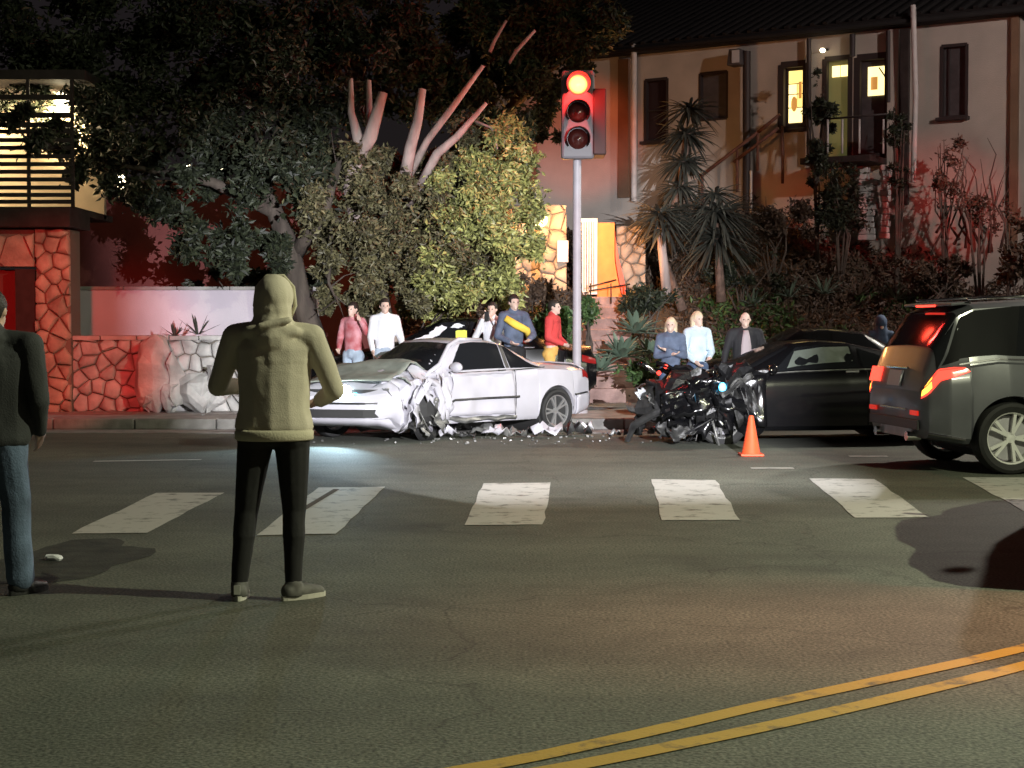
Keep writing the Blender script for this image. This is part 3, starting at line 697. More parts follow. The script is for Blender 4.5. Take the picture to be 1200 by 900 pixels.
# B-pillar between door glass and quarter glass
wb.patch([(-.50, 7.3), (-.435, 7.3), (-.435, 10.1), (-.50, 10.1)], .009, 2, 6).build('door_pillar', 'black_plastic', whc)
# A pillar, bent
pa = [wb.S(.98, 8.2, .01), wb.S(.72, 9.4, .03), wb.S(.42, 10.6, .035), wb.S(.22, 11.0, .02), wb.S(-.2, 10.9, .012)]
MB().tube(pa, [.035, .03, .03, .03, .02], 8).build('windscreen_pillar', 'paint_white', whc, smooth=1)
# mirror
m0 = wb.S(.62, 7.4, .0)
mb = MB().sph(m0 + Vector((0, .17, .05)), (.055, .11, .07), 12, 8).bar(m0, m0 + Vector((0, .12, .02)), .04, .03); mb.build('door_mirror', 'paint_white', whc, smooth=40)
MB().sph(m0 + Vector((-.045, .17, .05)), (.014, .085, .05), 12, 6).build('mirror_glass', 'glass_dark', whc, smooth=1)
# rear lamps, bumper, plate
for fl in (False, True):
    wb.patch([(-2.135, 5.2), (-1.92, 5.2), (-1.95, 6.5), (-2.13, 6.5)], .010, 6, 4, flip=fl).build('tail_lamp', 'lens_red_off', whc, smooth=1)
wb.patch([(-2.14, 2.2), (-1.76, 2.2), (-1.76, 4.0), (-2.14, 4.0)], .02, 8, 6).build('rear_bumper', 'paint_white', whc, smooth=1, solid=.01)
wb.patch([(-2.0, 8), (-2.09, 8), (-2.09, 18), (-2.0, 18)], .03, 4, 20).build('boot_lid_lip', 'paint_white', whc, smooth=1, solid=.02)
# wheels: rear pair true, front left broken off under the wing
wheel(whc, (-1.36, .755, .305), .305, .21, 1, 5, rr=.74); wheel(whc, (-1.36, -.74, .305), .305, .2, -1, 5)
fr = bend1(Vector((1.34, -.72, .305))); wheel(whc, fr, .305, .2, -1, 5)
fl_ = bend1(Vector((1.12, .62, .27))); wheel(whc, fl_, .30, .2, 1, 5, 'grey_metal', tilt=(radians(20), 0, radians(38)))
MB().lathe([(0, -.80), (.345, -.80), (.345, .80), (0, .80)], 30, 'Y', (-1.36, 0, .31)).build('wheel_well', 'interior', whc)
q = bend1(Vector((1.3, .05, .33))); mb = MB(); mb.sph(q, (.5, .62, .22), 14, 8).jitter(.12, 5); mb.build('engine_bay', 'interior', whc)
# front end: bumper, grille, headlamps
def fp(x, y, z): return bend1(Vector((x, y, z)))
rows = []
prof = [(.0, .56), (.055, .55), (.075, .49), (.07, .40), (.04, .30), (-.03, .22)]
for i in range(33):
    y = -.80 + 1.5 * i / 32; xb = 2.13 - .13 * (abs(y) / .8) ** 3
    dmg = max(0, (y - .25) / .5)
    rows.append([fp(xb + a - dmg * .22, y, z - dmg * .04) + noise.noise_vector(Vector((y * 6, z * 6, 3))) * .10 * dmg for a, z in prof])
mb = MB().grid(rows); mb.build('front_bumper', 'paint_white', whc, smooth=30, solid=.012)
def strip(name, m, y0, y1, z0, z1, dx, n=16, jit=0, parent=whc):
    rows = [[fp(2.13 - .13 * (abs(lerp(y0, y1, i / n)) / .8) ** 3 + dx - max(0, (lerp(y0, y1, i / n) - .25) / .5) * .22, lerp(y0, y1, i / n), z) for z in (z0, (z0 + z1) / 2, z1)] for i in range(n + 1)]
    mb = MB().grid(rows)
    if jit: mb.jitter(jit, 6, 4)
    return mb.build(name, m, parent, solid=.012)
strip('bumper_intake', 'interior', -.62, .45, .33, .435, .085)
strip('front_grille', 'interior', -.72, .42, .585, .69, .0)
strip('bumper_trim', 'black_plastic', -.78, .42, .50, .525, .085)
for yy in (-.62, -.03):
    c_ = fp(2.19 if yy > -.4 else 2.1, yy, .655); dd = (fp(2.2, yy, .635) - fp(2.0, yy, .635)).normalized()
    Rm = dd.to_track_quat('Z', 'Y').to_matrix()
    mb = MB(); mb.lathe([(0, .035), (.06, .026), (.088, 0), (.09, -.08)], 20); mb.v = [tuple(Rm @ Vector(v) + c_) for v in mb.v]
    mb.build('headlamp', 'lamp_white' if yy == -.03 else 'lens_clear', whc, smooth=40)
q_ = fp(2.32, -.03, .65); lamp('head_light', 'SPOT', tuple(whc.matrix_basis @ q_ if 0 else Matrix.Translation(whc.location) @ Matrix.Rotation(pi + A, 4, 'Z') @ q_), 200, (.55, .82, 1), .05, tuple(Matrix.Translation(whc.location) @ Matrix.Rotation(pi + A, 4, 'Z') @ fp(3.4, -.4, .25)), 80, .6)
MB().sph(fp(2.19, .14, .63), (.03, .035, .025), 10, 6).build('side_lamp', 'lamp_cyan', whc, smooth=1)
# torn bonnet sheet and wing pieces
rows = []
for i in range(15):
    x = .95 + 1.12 * i / 14; rows.append([fp(x, y_, .93 + .12 * max(0, 1 - abs(x - 1.2) / .5) - .17 * max(0, x - 1.35) + .05 * noise.noise(Vector((x * 3, y_ * 2.5, 9))) - .05 * (abs(y_) / .7) ** 2 + (.10 * max(0, y_ - .2) if x > 1.3 else 0)) for y_ in [-.72 + 1.30 * j / 12 for j in range(13)]])
MB().grid(rows).build('bonnet', 'primer', whc, smooth=18, solid=.012)
def shard(c, sx, sz, seed, name='torn_panel', m='paint_white', parent=None, rot=(0, 0, 0), crv=.3, amp=.35, th=.006):
    rng = random.Random(seed); rows = []; R = Matrix.Rotation(rot[2], 3, 'Z') @ Matrix.Rotation(rot[1], 3, 'Y') @ Matrix.Rotation(rot[0], 3, 'X')
    nx, nz = 8, 6; edge = [rng.uniform(.55, 1.15) for _ in range(nx + 1)]; edge2 = [rng.uniform(-.25, .15) for _ in range(nx + 1)]
    for i in range(nx + 1):
        u = i / nx - .5; row = []
        for j in range(nz + 1):
            v = lerp(edge2[i], edge[i], j / nz) - .5
            p = Vector((u * sx, crv * sx * (u * u) + noise.noise(Vector((u * 4, v * 4, seed))) * amp * min(sx, sz), v * sz)); row.append(R @ p + Vector(c))
        rows.append(row)
    return MB().grid(rows).build(name, m, parent, smooth=50, solid=th)
for k, (c, sx, sz, rot, m) in enumerate([
    ((1.55, .78, .52), .75, .42, (0, .15, .35), 'paint_white'), ((1.28, .86, .68), .55, .30, (.2, -.3, .1), 'paint_white'), ((1.82, .66, .38), .55, .30, (-.2, .1, .8), 'paint_white'),
    ((1.10, .90, .36), .34, .42, (.1, .9, .2), 'torn_metal'), ((.95, .90, .60), .26, .50, (.0, .2, -.1), 'paint_white'), ((1.95, .45, .62), .40, .18, (.6, 0, .9), 'torn_metal'),
    ((1.55, .60, .80), .60, .22, (1.1, 0, .4), 'primer'), ((1.38, .80, .22), .40, .22, (.3, .5, .5), 'torn_metal'), ((1.72, .80, .24), .45, .16, (.8, .2, .2), 'torn_dark')]):
    shard(fp(*c), sx, sz, 10 + k, 'torn_panel', m, whc, (rot[0], rot[1], rot[2] + .3), amp=.32)
MB().sph(fp(1.30, .70, .42), (.27, .20, .26), 14, 8).jitter(.05, 5).build('open_arch', 'interior', whc)
MB().tube([fp(1.05, .86, .30), fp(1.03, .90, .55), fp(1.18, .92, .76), fp(1.42, .90, .80), fp(1.62, .88, .66), fp(1.70, .84, .50)], [.05, .05, .055, .06, .05, .04], 8).jitter(.05, 4).build('bent_wing_edge', 'paint_white', whc, smooth=30)
for k in range(7):
    a = fp(rnd(1.0, 1.7), rnd(.5, .8), rnd(.25, .6)); MB().tube([a, a + Vector((rnd(-.2, .2), rnd(0, .2), rnd(-.15, .15))), a + Vector((rnd(-.3, .3), rnd(.05, .25), rnd(-.25, .0)))], rnd(.006, .016), 6).build('bent_rod', 'torn_metal', whc, smooth=1)
# ---------------- black coupe, nose torn open
def crush_black(p):
    q = Vector(p); d = max(0, min(1, (p.x - .95) / .8))
    if d > 0:
        n1 = noise.noise_vector(p * 3.1 + Vector((1, 8, 2))); n2 = noise.noise_vector(p * 8 + Vector((2, 2, 5)))
        q += (n1 * .22 + n2 * .09) * d; q.x -= .12 * d
    return q
bl = empty('crashed_car', (3.88, 21.55, 0), pi + radians(9), 'black two-door coupe with its nose torn open and an airbag in the side window', 'car')
bb = Body(top=[(-2.1, .80), (-2.05, .92), (-1.6, 1.02), (-1.1, 1.16), (-.4, 1.30), (0, 1.32), (.35, 1.29), (1.12, .92), (1.5, .85), (2.0, .70), (2.15, .6)],
          belt=[(-2.1, .76), (-1.6, .90), (-.9, .92), (.7, .87), (1.2, .82), (1.8, .72), (2.15, .55)],
          bot=[(-2.1, .42), (-2.0, .26), (-1.7, .2), (-1, .16), (1.6, .16), (2.15, .26)],
          w=[(-2.1, .7), (-2.0, .82), (-1.3, .915), (-.3, .88), (1.0, .89), (1.3, .91), (1.8, .85), (2.15, .66)],
          wt=[(-2.1, .5), (-1.2, .56), (0, .60), (.5, .62), (1.2, .7), (2, .5)], arches=[(-1.28, .34), (1.27, .34)], Ra=.385, warp=crush_black)
bb.shell(-2.1, 1.72).build('body', 'paint_black', bl, smooth=38)
bb.patch([(-.45, 7.4), (.72, 7.4), (.34, 9.9), (-.40, 10.0)], .004).build('door_window', 'glass_dark', bl, smooth=1)
bb.patch([(-1.0, 7.4), (-.52, 7.4), (-.50, 9.9), (-.75, 9.4)], .004).build('rear_window', 'glass_dark', bl, smooth=1)
ab = bb.patch([(-.40, 8.1), (.50, 7.7), (.36, 9.4), (-.38, 9.85)], .012, 18, 10)
for i, v in enumerate(ab.v): ab.v[i] = tuple(Vector(v) + Vector((0, noise.noise(Vector(v) * 7) * .03, 0)))
ab.build('airbag', 'airbag', bl, smooth=1)
bb.patch([(1.08, 9.7), (.42, 10.6), (.42, 15.4), (1.08, 16.3)], .005, 10, 14).build('windscreen', 'glass_dark', bl, smooth=1)
bb.line([(-.56, 3.0), (-.56, 6.9), (-.53, 7.2)], .010, .001).build('door_seam', 'interior', bl); bb.line([(.86, 3.0), (.80, 6.9)], .010, .001).build('door_seam', 'interior', bl)
bb.line([(-1.0, 7.2), (.80, 7.2)], .016, .006, n=20).build('window_trim', 'torn_metal', bl)
bb.line([(-.44, 6.2), (-.27, 6.2)], .03, .02).build('handle', 'grey_metal', bl)
m0 = bb.S(.74, 7.4); MB().sph(m0 + Vector((0, .16, .05)), (.06, .10, .065), 12, 8).bar(m0, m0 + Vector((0, .12, .02)), .04, .03).build('door_mirror', 'paint_black', bl, smooth=40)
MB().sph(m0 + Vector((.04, .21, .045)), (.028, .035, .02), 8, 6).build('mirror_glint', 'chrome', bl, smooth=1)
for fl in (False, True):
    bb.patch([(-2.09, 5.0), (-1.85, 5.0), (-1.80, 6.6), (-2.08, 6.6)], .008, 6, 4, flip=fl).build('tail_lamp', 'lens_red_off', bl, smooth=1)
wheel(bl, (-1.28, .80, .335), .335, .23, 1, 5); wheel(bl, (-1.28, -.80, .335), .335, .23, -1, 5)
wheel(bl, (1.30, .64, .30), .325, .23, 1, 5, 'torn_metal', tilt=(radians(-14), radians(3), radians(-24))); wheel(bl, (1.2, -.80, .33), .335, .23, -1, 5)
MB().lathe([(0, -.86), (.375, -.86), (.375, .86), (0, .86)], 30, 'Y', (-1.28, 0, .34)).build('wheel_well', 'interior', bl)
# red lit indicator at windscreen base, blue glint
MB().sph((1.12, .60, .965), (.10, .04, .035), 10, 6).build('side_marker', 'lens_red', bl, smooth=1)
MB().sph((1.42, 1.03, .74), (.05, .03, .06), 10, 6).build('blue_lamp', 'lamp_cyan', bl, smooth=1)
for c in ((1.95, .25, .98), (2.06, .32, .90)): MB().sph(c, (.03, .03, .03), 8, 6).build('tail_bulb', 'lens_red', bl, smooth=1)
random.seed(21)
# wreckage of the nose: the bonnet thrown up and the near wing folded down over the wheel
rows = []
for i in range(19):
    x = .92 + 1.20 * i / 18; rows.append([Vector((x, y_, lerp(.97, .74, (i / 18) ** 1.3) - .10 * (abs(y_) / .85) ** 2 + .05 * noise.noise(Vector((x * 3.5, y_ * 3, 2))) + .03 * noise.noise(Vector((x * 9, y_ * 8, 2))))) for y_ in [-.80 + 1.66 * j / 16 for j in range(17)]])
MB().grid(rows).build('bonnet', 'paint_black', bl, smooth=30, solid=.012)
rows = []
for i in range(25):
    x = .84 + 1.32 * i / 24; zt_ = lerp(.90, .66, (i / 24) ** 1.3); zb_ = .24 if x < 1.0 else .37 + .09 * sin((x - 1.0) * 3.6) + .10 * noise.noise(Vector((x * 7, 3, 1)))
    rows.append([Vector((x, 1.0 - .16 * (i / 24) + .07 * noise.noise(Vector((x * 5, j * .7, 4))) + (.03 if j < 2 else 0), lerp(zb_, zt_, j / 8))) for j in range(9)])
MB().grid(rows).build('crushed_wing', 'paint_black', bl, smooth=26, solid=.012)
MB().sph((1.45, .28, .60), (.75, .62, .30), 22, 14).jitter(.26, 2.6, 4).jitter(.14, 6, 9).build('crushed_wing', 'torn_black', bl, smooth=18)
MB().sph((1.34, .82, .70), (.56, .13, .24), 22, 14, Matrix.Rotation(.42, 3, 'Y')).jitter(.20, 3.4, 2).jitter(.12, 7, 9).build('crushed_wing', 'torn_black', bl, smooth=16)
MB().sph((.98, .80, .50), (.24, .15, .42), 14, 10).jitter(.06, 5, 2).build('crushed_wing', 'paint_black', bl, smooth=28)
MB().sph((1.95, .30, .50), (.32, .50, .26), 18, 12).jitter(.18, 4, 6).build('crushed_nose', 'torn_dark', bl, smooth=24)
mb = MB(); mb.box((1.55, .1, .45), (.62, .9, .42)).jitter(.16, 4, 2); mb.build('engine', 'torn_dark', bl, smooth=20)
mb = MB(); mb.box((1.95, .05, .42), (.09, 1.2, .40), Matrix.Rotation(.25, 3, 'Y')).jitter(.07, 3, 1); mb.build('radiator', 'torn_dark', bl)
MB().tube([(1.6, .82, .42), (1.95, .72, .40), (2.22, .45, .40), (2.34, .0, .42), (2.26, -.5, .45)], [.04, .055, .06, .055, .04], 8).jitter(.05, 3).build('bumper_beam', 'torn_metal', bl, smooth=40)
MB().tube([(2.0, .8, .50), (2.22, .66, .40), (2.42, .42, .22), (2.46, .30, .03)], [.05, .055, .05, .03], 8).jitter(.03, 5).build('hanging_bumper', 'torn_dark', bl, smooth=40)
for k, (c, sx, sz, rot, m) in enumerate([
    ((1.85, .55, .58), .62, .22, (.9, .1, .2), 'torn_metal'), ((2.15, .45, .60), .45, .16, (.7, .2, .9), 'torn_metal'), ((1.60, .86, .70), .55, .40, (.1, .5, .1), 'paint_black'),
    ((1.35, .90, .60), .36, .75, (.0, .35, .1), 'paint_black'), ((1.75, .78, .35), .55, .35, (.1, -.5, -.2), 'paint_black'), ((2.05, .65, .30), .40, .30, (.1, .6, .5), 'torn_dark'),
    ((1.55, .2, .90), 1.10, .20, (1.3, -.10, .1), 'paint_black'), ((1.95, .0, .92), .75, .22, (1.3, -.15, .3), 'paint_black'), ((1.10, .95, .62), .40, .5, (.0, .3, .0), 'torn_dark'),
    ((1.25, 1.0, .78), .50, .12, (.3, .5, .1), 'torn_dark'), ((1.05, 1.0, .58), .16, .42, (.0, .3, -.1), 'torn_dark'), ((2.3, .2, .24), .5, .20, (.2, .2, 1.2), 'torn_dark'), ((1.9, .82, .18), .34, .16, (.5, .3, .2), 'torn_dark'), ((2.28, .3, .62), .14, .16, (.2, .6, .4), 'lens_clear')]):
    shard(c, sx, sz, 40 + k, 'torn_panel', m, bl, rot, amp=.5)
for k in range(16):
    a = Vector((rnd(1.2, 2.2), rnd(.3, .85), rnd(.2, .8))); MB().tube([a, a + Vector((rnd(-.25, .25), rnd(-.05, .15), rnd(-.2, .1))), a + Vector((rnd(-.3, .35), rnd(-.05, .2), rnd(-.4, .05)))], rnd(.006, .018), 6).build('bent_rod', random.choice(['torn_metal', 'torn_dark', 'black_metal', 'torn_metal']), bl, smooth=1)
# ---------------- silver-grey sport utility driving out of the frame
sv = empty('moving_car', (6.42, 17.6, 0), radians(7.5), 'graphite estate-type off-roader with lit tail lamps leaving at the right edge', 'car')
sb = Body(top=[(-2.36, .86), (-2.31, 1.06), (-2.22, 1.30), (-1.98, 1.66), (-1.8, 1.745), (-1, 1.79), (0, 1.79), (.45, 1.74), (1.25, 1.16), (1.6, 1.10), (2.2, .98), (2.4, .85)],
          belt=[(-2.36, .82), (-2.2, 1.05), (-1.6, 1.13), (0, 1.06), (1.3, 1.02), (2.4, .8)],
          bot=[(-2.36, .50), (-2.3, .36), (-1.95, .30), (-1, .27), (1.8, .28), (2.4, .40)],
          w=[(-2.36, .74), (-2.30, .84), (-2.1, .92), (-1.5, .965), (-.3, .94), (1.4, .96), (2.0, .92), (2.4, .7)],
          wt=[(-2.3, .72), (-1.9, .72), (0, .73), (.6, .73), (1.3, .8), (2, .6)], arches=[(-1.46, .37), (1.46, .37)], Ra=.43)
sb.shell(-2.36, 2.4).build('body', 'paint_graphite', sv, smooth=38)
for fl in (True, False):
    sb.patch([(-.55, 7.35), (.35, 7.35), (.30, 10.0), (-.50, 10.0)], .004, flip=fl).build('door_window', 'glass_dark', sv, smooth=1)
    sb.patch([(-1.40, 7.35), (-.62, 7.35), (-.58, 10.0), (-1.30, 10.0)], .004, flip=fl).build('door_window', 'glass_dark', sv, smooth=1)
    sb.patch([(-2.02, 7.5), (-1.50, 7.35), (-1.38, 10.0), (-1.80, 9.9)], .004, flip=fl).build('rear_quarter_window', 'glass_matt', sv, smooth=1)
    for q in ([(-1.52, 7.35), (-1.38, 7.35), (-1.28, 10.0), (-1.40, 10.0)], [(-.64, 7.35), (-.53, 7.35), (-.48, 10.0), (-.60, 10.0)], [(-2.17, 7.4), (-2.0, 7.4), (-1.78, 9.9), (-1.95, 9.9)]): sb.patch(q, .003, 3, 6, flip=fl).build('pillar_trim', 'glass_matt', sv, smooth=1)
    # wrap-round tail lamp
    tl = sb.patch([(-2.352, 5.1), (-1.90, 5.75), (-2.06, 6.9), (-2.29, 6.9)], .014, 14, 6, flip=fl).build('tail_lamp', 'lens_red', sv, smooth=1)
    sb.patch([(-2.345, 5.35), (-2.27, 5.45), (-2.27, 5.95), (-2.335, 5.95)], .018, 6, 3, flip=fl).build('indicator', 'lens_amber', tl, smooth=1)
    sb.patch([(-2.32, 6.25), (-2.26, 6.25), (-2.25, 6.7), (-2.29, 6.7)], .018, 6, 3, flip=fl).build('indicator', 'lens_amber', tl, smooth=1)
    sb.patch([(-2.33, 6.02), (-1.98, 6.05), (-1.99, 6.2), (-2.31, 6.22)], .017, 8, 2, flip=fl).build('lamp_trim', 'lens_red_off', tl, smooth=1)
    MB().tube([(-1.85, (.70 if not fl else -.70), 1.79), (-1, (.71 if not fl else -.71), 1.835), (.3, (.70 if not fl else -.70), 1.80)], .016, 6).build('roof_rail', 'chrome', sv, smooth=1)
sb.patch([(-2.215, 7.2), (-1.97, 10.3), (-1.97, 15.7), (-2.215, 18.8)], .006, 6, 16).build('rear_window', 'glass_dark', sv, smooth=1)
mb = MB().box((-1.90, 0, 1.745), (.22, 1.3, .03), Matrix.Rotation(-.1, 3, 'Y')); mb.build('roof_spoiler', 'paint_graphite', sv, bevel=.01)
MB().box((-2.02, 0, 1.725), (.02, .5, .022)).build('high_brake_lamp', 'lens_red', sv)
# tailgate furniture on the rear face (x about -2.36..-2.3)
def rear(name, m, y, z, w_, h_, x=None, parent=sv, bev=.004):
    xx = x if x is not None else interp([(.4, -2.345), (.86, -2.365), (1.06, -2.315), (1.3, -2.225)], z)
    return MB().box((xx, y, z), (.022, w_, h_), Matrix.Rotation(interp([(.8, 0), (1.0, .25), (1.2, .35)], z), 3, 'Y')).build(name, m, parent, bevel=bev)
rear('number_plate', 'plate_white', 0, .965, .36, .17, x=-2.352)
rear('plate_trim', 'chrome', 0, 1.075, .60, .02, x=-2.325)
for y in (.60, -.60):
    if y > 0: rear('tail_lamp', 'lens_red', y, .99, .30, .16, x=-2.338)
    rear('reflector', 'lens_red_dim', y, .62, .20, .05, x=-2.372)
rear('bumper_trim', 'chrome', 0, .645, .75, .018, x=-2.372); rear('lower_bumper', 'black_plastic', 0, .50, 1.40, .10, x=-2.368)
for y in (.45, -.45):
    MB().tube([(-2.40, y, .37), (-2.25, y, .37)], .05, 12).build('exhaust_tip', 'chrome', sv, smooth=40)
rear('skid_plate', 'grey_metal', 0, .40, .9, .10, x=-2.33)
sb.line([(-2.3, 2.9), (-1.95, 2.9)], .03, .004, flip=True).build('sill_trim', 'chrome', sv); 
sb.line([(-1.42, 2.5), (-1.40, 6.9)], .010, .001, flip=True); sb.line([(-.60, 3.0), (-.58, 7.2)], .010, .001, flip=True).build('door_seam', 'interior', sv)
sb.line([(-2.0, 7.15), (.5, 7.15)], .022, .004, flip=True, n=30).build('window_trim', 'chrome', sv)
for x in (-1.46, 1.46):
    for s in (1, -1): wheel(sv, (x, s * .83, .37), .37, .26, s, 5, 'alloy_bright', rr=.72)
    MB().lathe([(0, -.90), (.42, -.90), (.42, .90), (0, .90)], 30, 'Y', (x, 0, .37)).build('wheel_well', 'interior', sv) if False else None
MB().lathe([(0, -.50), (.3, -.50), (.3, .50), (0, .50)], 12, 'Y', (-1.46, 0, .42)).build('rear_axle', 'interior', sv)
MB().box((0, 0, .33), (3.6, 1.5, .14)).build('underbody', 'interior', sv)
# ---------------- parked dark cars
def parked(loc, yaw, label, cx=0):
    o = empty('parked_car', loc, yaw, label, 'car', None)
    pb = Body(top=[(-2.25, .85), (-2.18, 1.02), (-1.7, 1.08), (-1.35, 1.14), (-.75, 1.42), (-.2, 1.47), (.2, 1.45), (1.05, 1.02), (1.5, .96), (2.1, .82), (2.25, .7)],
              belt=[(-2.25, .8), (-1.6, .98), (0, .94), (1.1, .92), (2.25, .66)], bot=[(-2.25, .4), (-2.1, .27), (-1, .2), (1.7, .2), (2.25, .3)],
              w=[(-2.25, .72), (-2.1, .84), (-1.4, .9), (0, .9), (1.4, .9), (2.0, .82), (2.25, .68)], wt=[(-2, .5), (-.9, .62), (0, .64), (.4, .65), (1.1, .7), (2, .5)], arches=[(-1.35, .33), (1.35, .33)], Ra=.37)
    pb.shell(-2.25, 2.25).build('body', 'paint_black', o, smooth=38)
    for fl in (False, True):
        pb.patch([(-.20, 7.35), (.72, 7.35), (.26, 9.95), (-.17, 10.0)], .004, flip=fl).build('door_window', 'glass_dark', o, smooth=1)
        pb.patch([(-1.2, 7.35), (-.27, 7.35), (-.24, 10.0), (-.75, 9.9)], .004, flip=fl).build('door_window', 'glass_dark', o, smooth=1)
        pb.patch([(-2.24, 5.2), (-2.0, 5.3), (-2.0, 6.7), (-2.22, 6.7)], .008, 5, 4, flip=fl).build('tail_lamp', 'lens_red_off', o, smooth=1)
        pb.line([(-1.25, 7.15), (.85, 7.15)], .012, .004, flip=fl, n=20).build('window_trim', 'grey_metal', o)
    pb.patch([(1.02, 9.7), (.28, 10.5), (.28, 15.5), (1.02, 16.3)], .005, 8, 12).build('windscreen', 'glass_dark', o, smooth=1)
    pb.patch([(-1.33, 10), (-.80, 10.6), (-.80, 15.4), (-1.33, 16)], .005, 8, 12).build('rear_screen', 'glass_dark', o, smooth=1)
    for x in (-1.35, 1.35):
        for s in (1, -1): wheel(o, (x, s * .79, .33), .33, .2, s, 7)
    m0 = pb.S(.78, 7.4); MB().sph(m0 + Vector((0, .13, .05)), (.05, .09, .06), 10, 8).build('door_mirror', 'paint_black', o, smooth=1)
    return o, pb
pc, _ = parked((4.6, 25.4, 0), pi + radians(3), 'parked black saloon behind the torn-open black coupe, its roof showing')
pc2, pb2 = parked((-.95, 26.3, .156), pi + radians(4), 'parked black car with pale patches on its side glass, behind the white coupe bonnet')
pc3, _ = parked((4.62, 11.1, 0), radians(72), 'dark saloon waiting just beyond the right edge of the view')
rngp = random.Random(5)
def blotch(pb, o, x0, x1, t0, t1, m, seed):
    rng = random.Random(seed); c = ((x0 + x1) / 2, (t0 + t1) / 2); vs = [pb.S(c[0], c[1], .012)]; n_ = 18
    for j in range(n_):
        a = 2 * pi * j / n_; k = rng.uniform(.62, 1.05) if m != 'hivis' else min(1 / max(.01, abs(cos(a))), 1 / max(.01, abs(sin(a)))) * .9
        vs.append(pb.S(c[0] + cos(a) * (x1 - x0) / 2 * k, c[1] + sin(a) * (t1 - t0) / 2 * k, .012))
    return MB().add(vs, [(0, 1 + j, 1 + (j + 1) % n_) for j in range(n_)]).build('reflection_and_sticker', m, o, solid=.003)
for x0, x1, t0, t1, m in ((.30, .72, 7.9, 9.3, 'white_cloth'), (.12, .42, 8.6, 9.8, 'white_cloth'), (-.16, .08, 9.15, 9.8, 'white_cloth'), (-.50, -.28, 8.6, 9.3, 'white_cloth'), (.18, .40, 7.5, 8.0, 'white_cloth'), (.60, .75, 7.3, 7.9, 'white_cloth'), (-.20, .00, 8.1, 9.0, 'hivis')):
    blotch(pb2, pc2, x0, x1, t0, t1, m, int((x0 + 3) * 100))  # white blotches imitate reflections on the glass; the yellow one is a sticker
# ================================================================== STREET FURNITURE
mat('housing_grey', (.17, .16, .18), .5); mat('signal_grey', (.42, .40, .44), .5, vary=.1, scale=5); mat('lens_red_on', (1, .1, .05), .3, emit=(1, .20, .055), estr=38)
mat('lens_off', (.06, .012, .01), .15)
_m = MATS['lens_red_on'].node_tree; _b = _m.nodes['Principled BSDF']; _t = _m.nodes.new('ShaderNodeTexCoord'); _v = _m.nodes.new('ShaderNodeVectorMath'); _v.operation = 'DISTANCE'; _v.inputs[1].default_value = (0, -.31, 5.0)
_m.links.new(_t.outputs['Object'], _v.inputs[0]); _r = _m.nodes.new('ShaderNodeValToRGB'); _r.color_ramp.elements[0].position = .10; _r.color_ramp.elements[0].color = (1, .16, .035, 1); _r.color_ramp.elements[1].position = .155; _r.color_ramp.elements[1].color = (.35, .004, .003, 1)
_m.links.new(_v.outputs['Value'], _r.inputs[0]); _m.links.new(_r.outputs[0], _b.inputs['Emission Color']); _b.inputs['Emission Strength'].default_value = 14
mat('visor', (.03, .012, .012), .6)
def signal(loc, yaw, label, lit=True):
    o = empty('traffic_signal', loc, yaw, label, 'traffic light')   # faces local -y
    MB().tube([(0, 0, 0), (0, 0, .05)], .17, 16).tube([(0, 0, .05), (0, 0, 3.90)], [.068, .064], 16).build('pole', 'signal_grey', o, smooth=40)
    MB().box((0, -.16, 4.55), (.50, .22, 1.34)).build('housing', 'housing_grey', o, bevel=.04)
    MB().tube([(0, 0, 3.8), (0, -.05, 4.4)], .05, 10).build('bracket', 'signal_grey', o, smooth=1)
    for k, (z, m) in enumerate(((5.0, 'lens_red_on'), (4.58, 'lens_off'), (4.18, 'lens_off'))):
        mb = MB().lathe([(0, -.045), (.09, -.035), (.155, 0), (.16, .02)], 28, 'Y', (0, -.275, z))
        l = mb.build('lens', m, o, smooth=1)
        v = MB(); rows = []
        for i in range(19):
            a = radians(-38 + 256 * i / 18); d = .26 if 0 < i < 18 else .16
            rows.append([Vector((.175 * cos(a), -.27, z + .175 * sin(a))), Vector((.178 * cos(a), -.27 - d, z + .178 * sin(a) - .015))])
        v.grid(rows).build('visor', 'visor', o, smooth=1, solid=.008)
    MB().box((.33, .02, 4.44), (.20, .62, 1.0)).build('side_signal', 'visor', o, bevel=.02)
    MB().box((0, -.11, 4.48), (.62, .012, 1.42)).build('backplate', 'signal_grey', o, bevel=.004) if False else None
    return o
sg = signal((1.0, 25.0, .156), 0, 'traffic signal on a pale grey pole showing red, behind the white coupe boot')
lamp('signal_and_added_light', 'POINT', (1.0, 24.25, 5.16), 170, (1, .035, .03), .12)
# red lamps added to tint foliage and wall behind the signal
lamp('signal_and_added_light', 'POINT', (1.34, 25.6, 5.0), 25, (1, .06, .03), .15)
lamp('signal_and_added_light', 'SPOT', (1.34, 25.7, 5.0), 2600, (1, .16, .06), .1, tuple(P(680, 165, 37.5)), 17, .7)
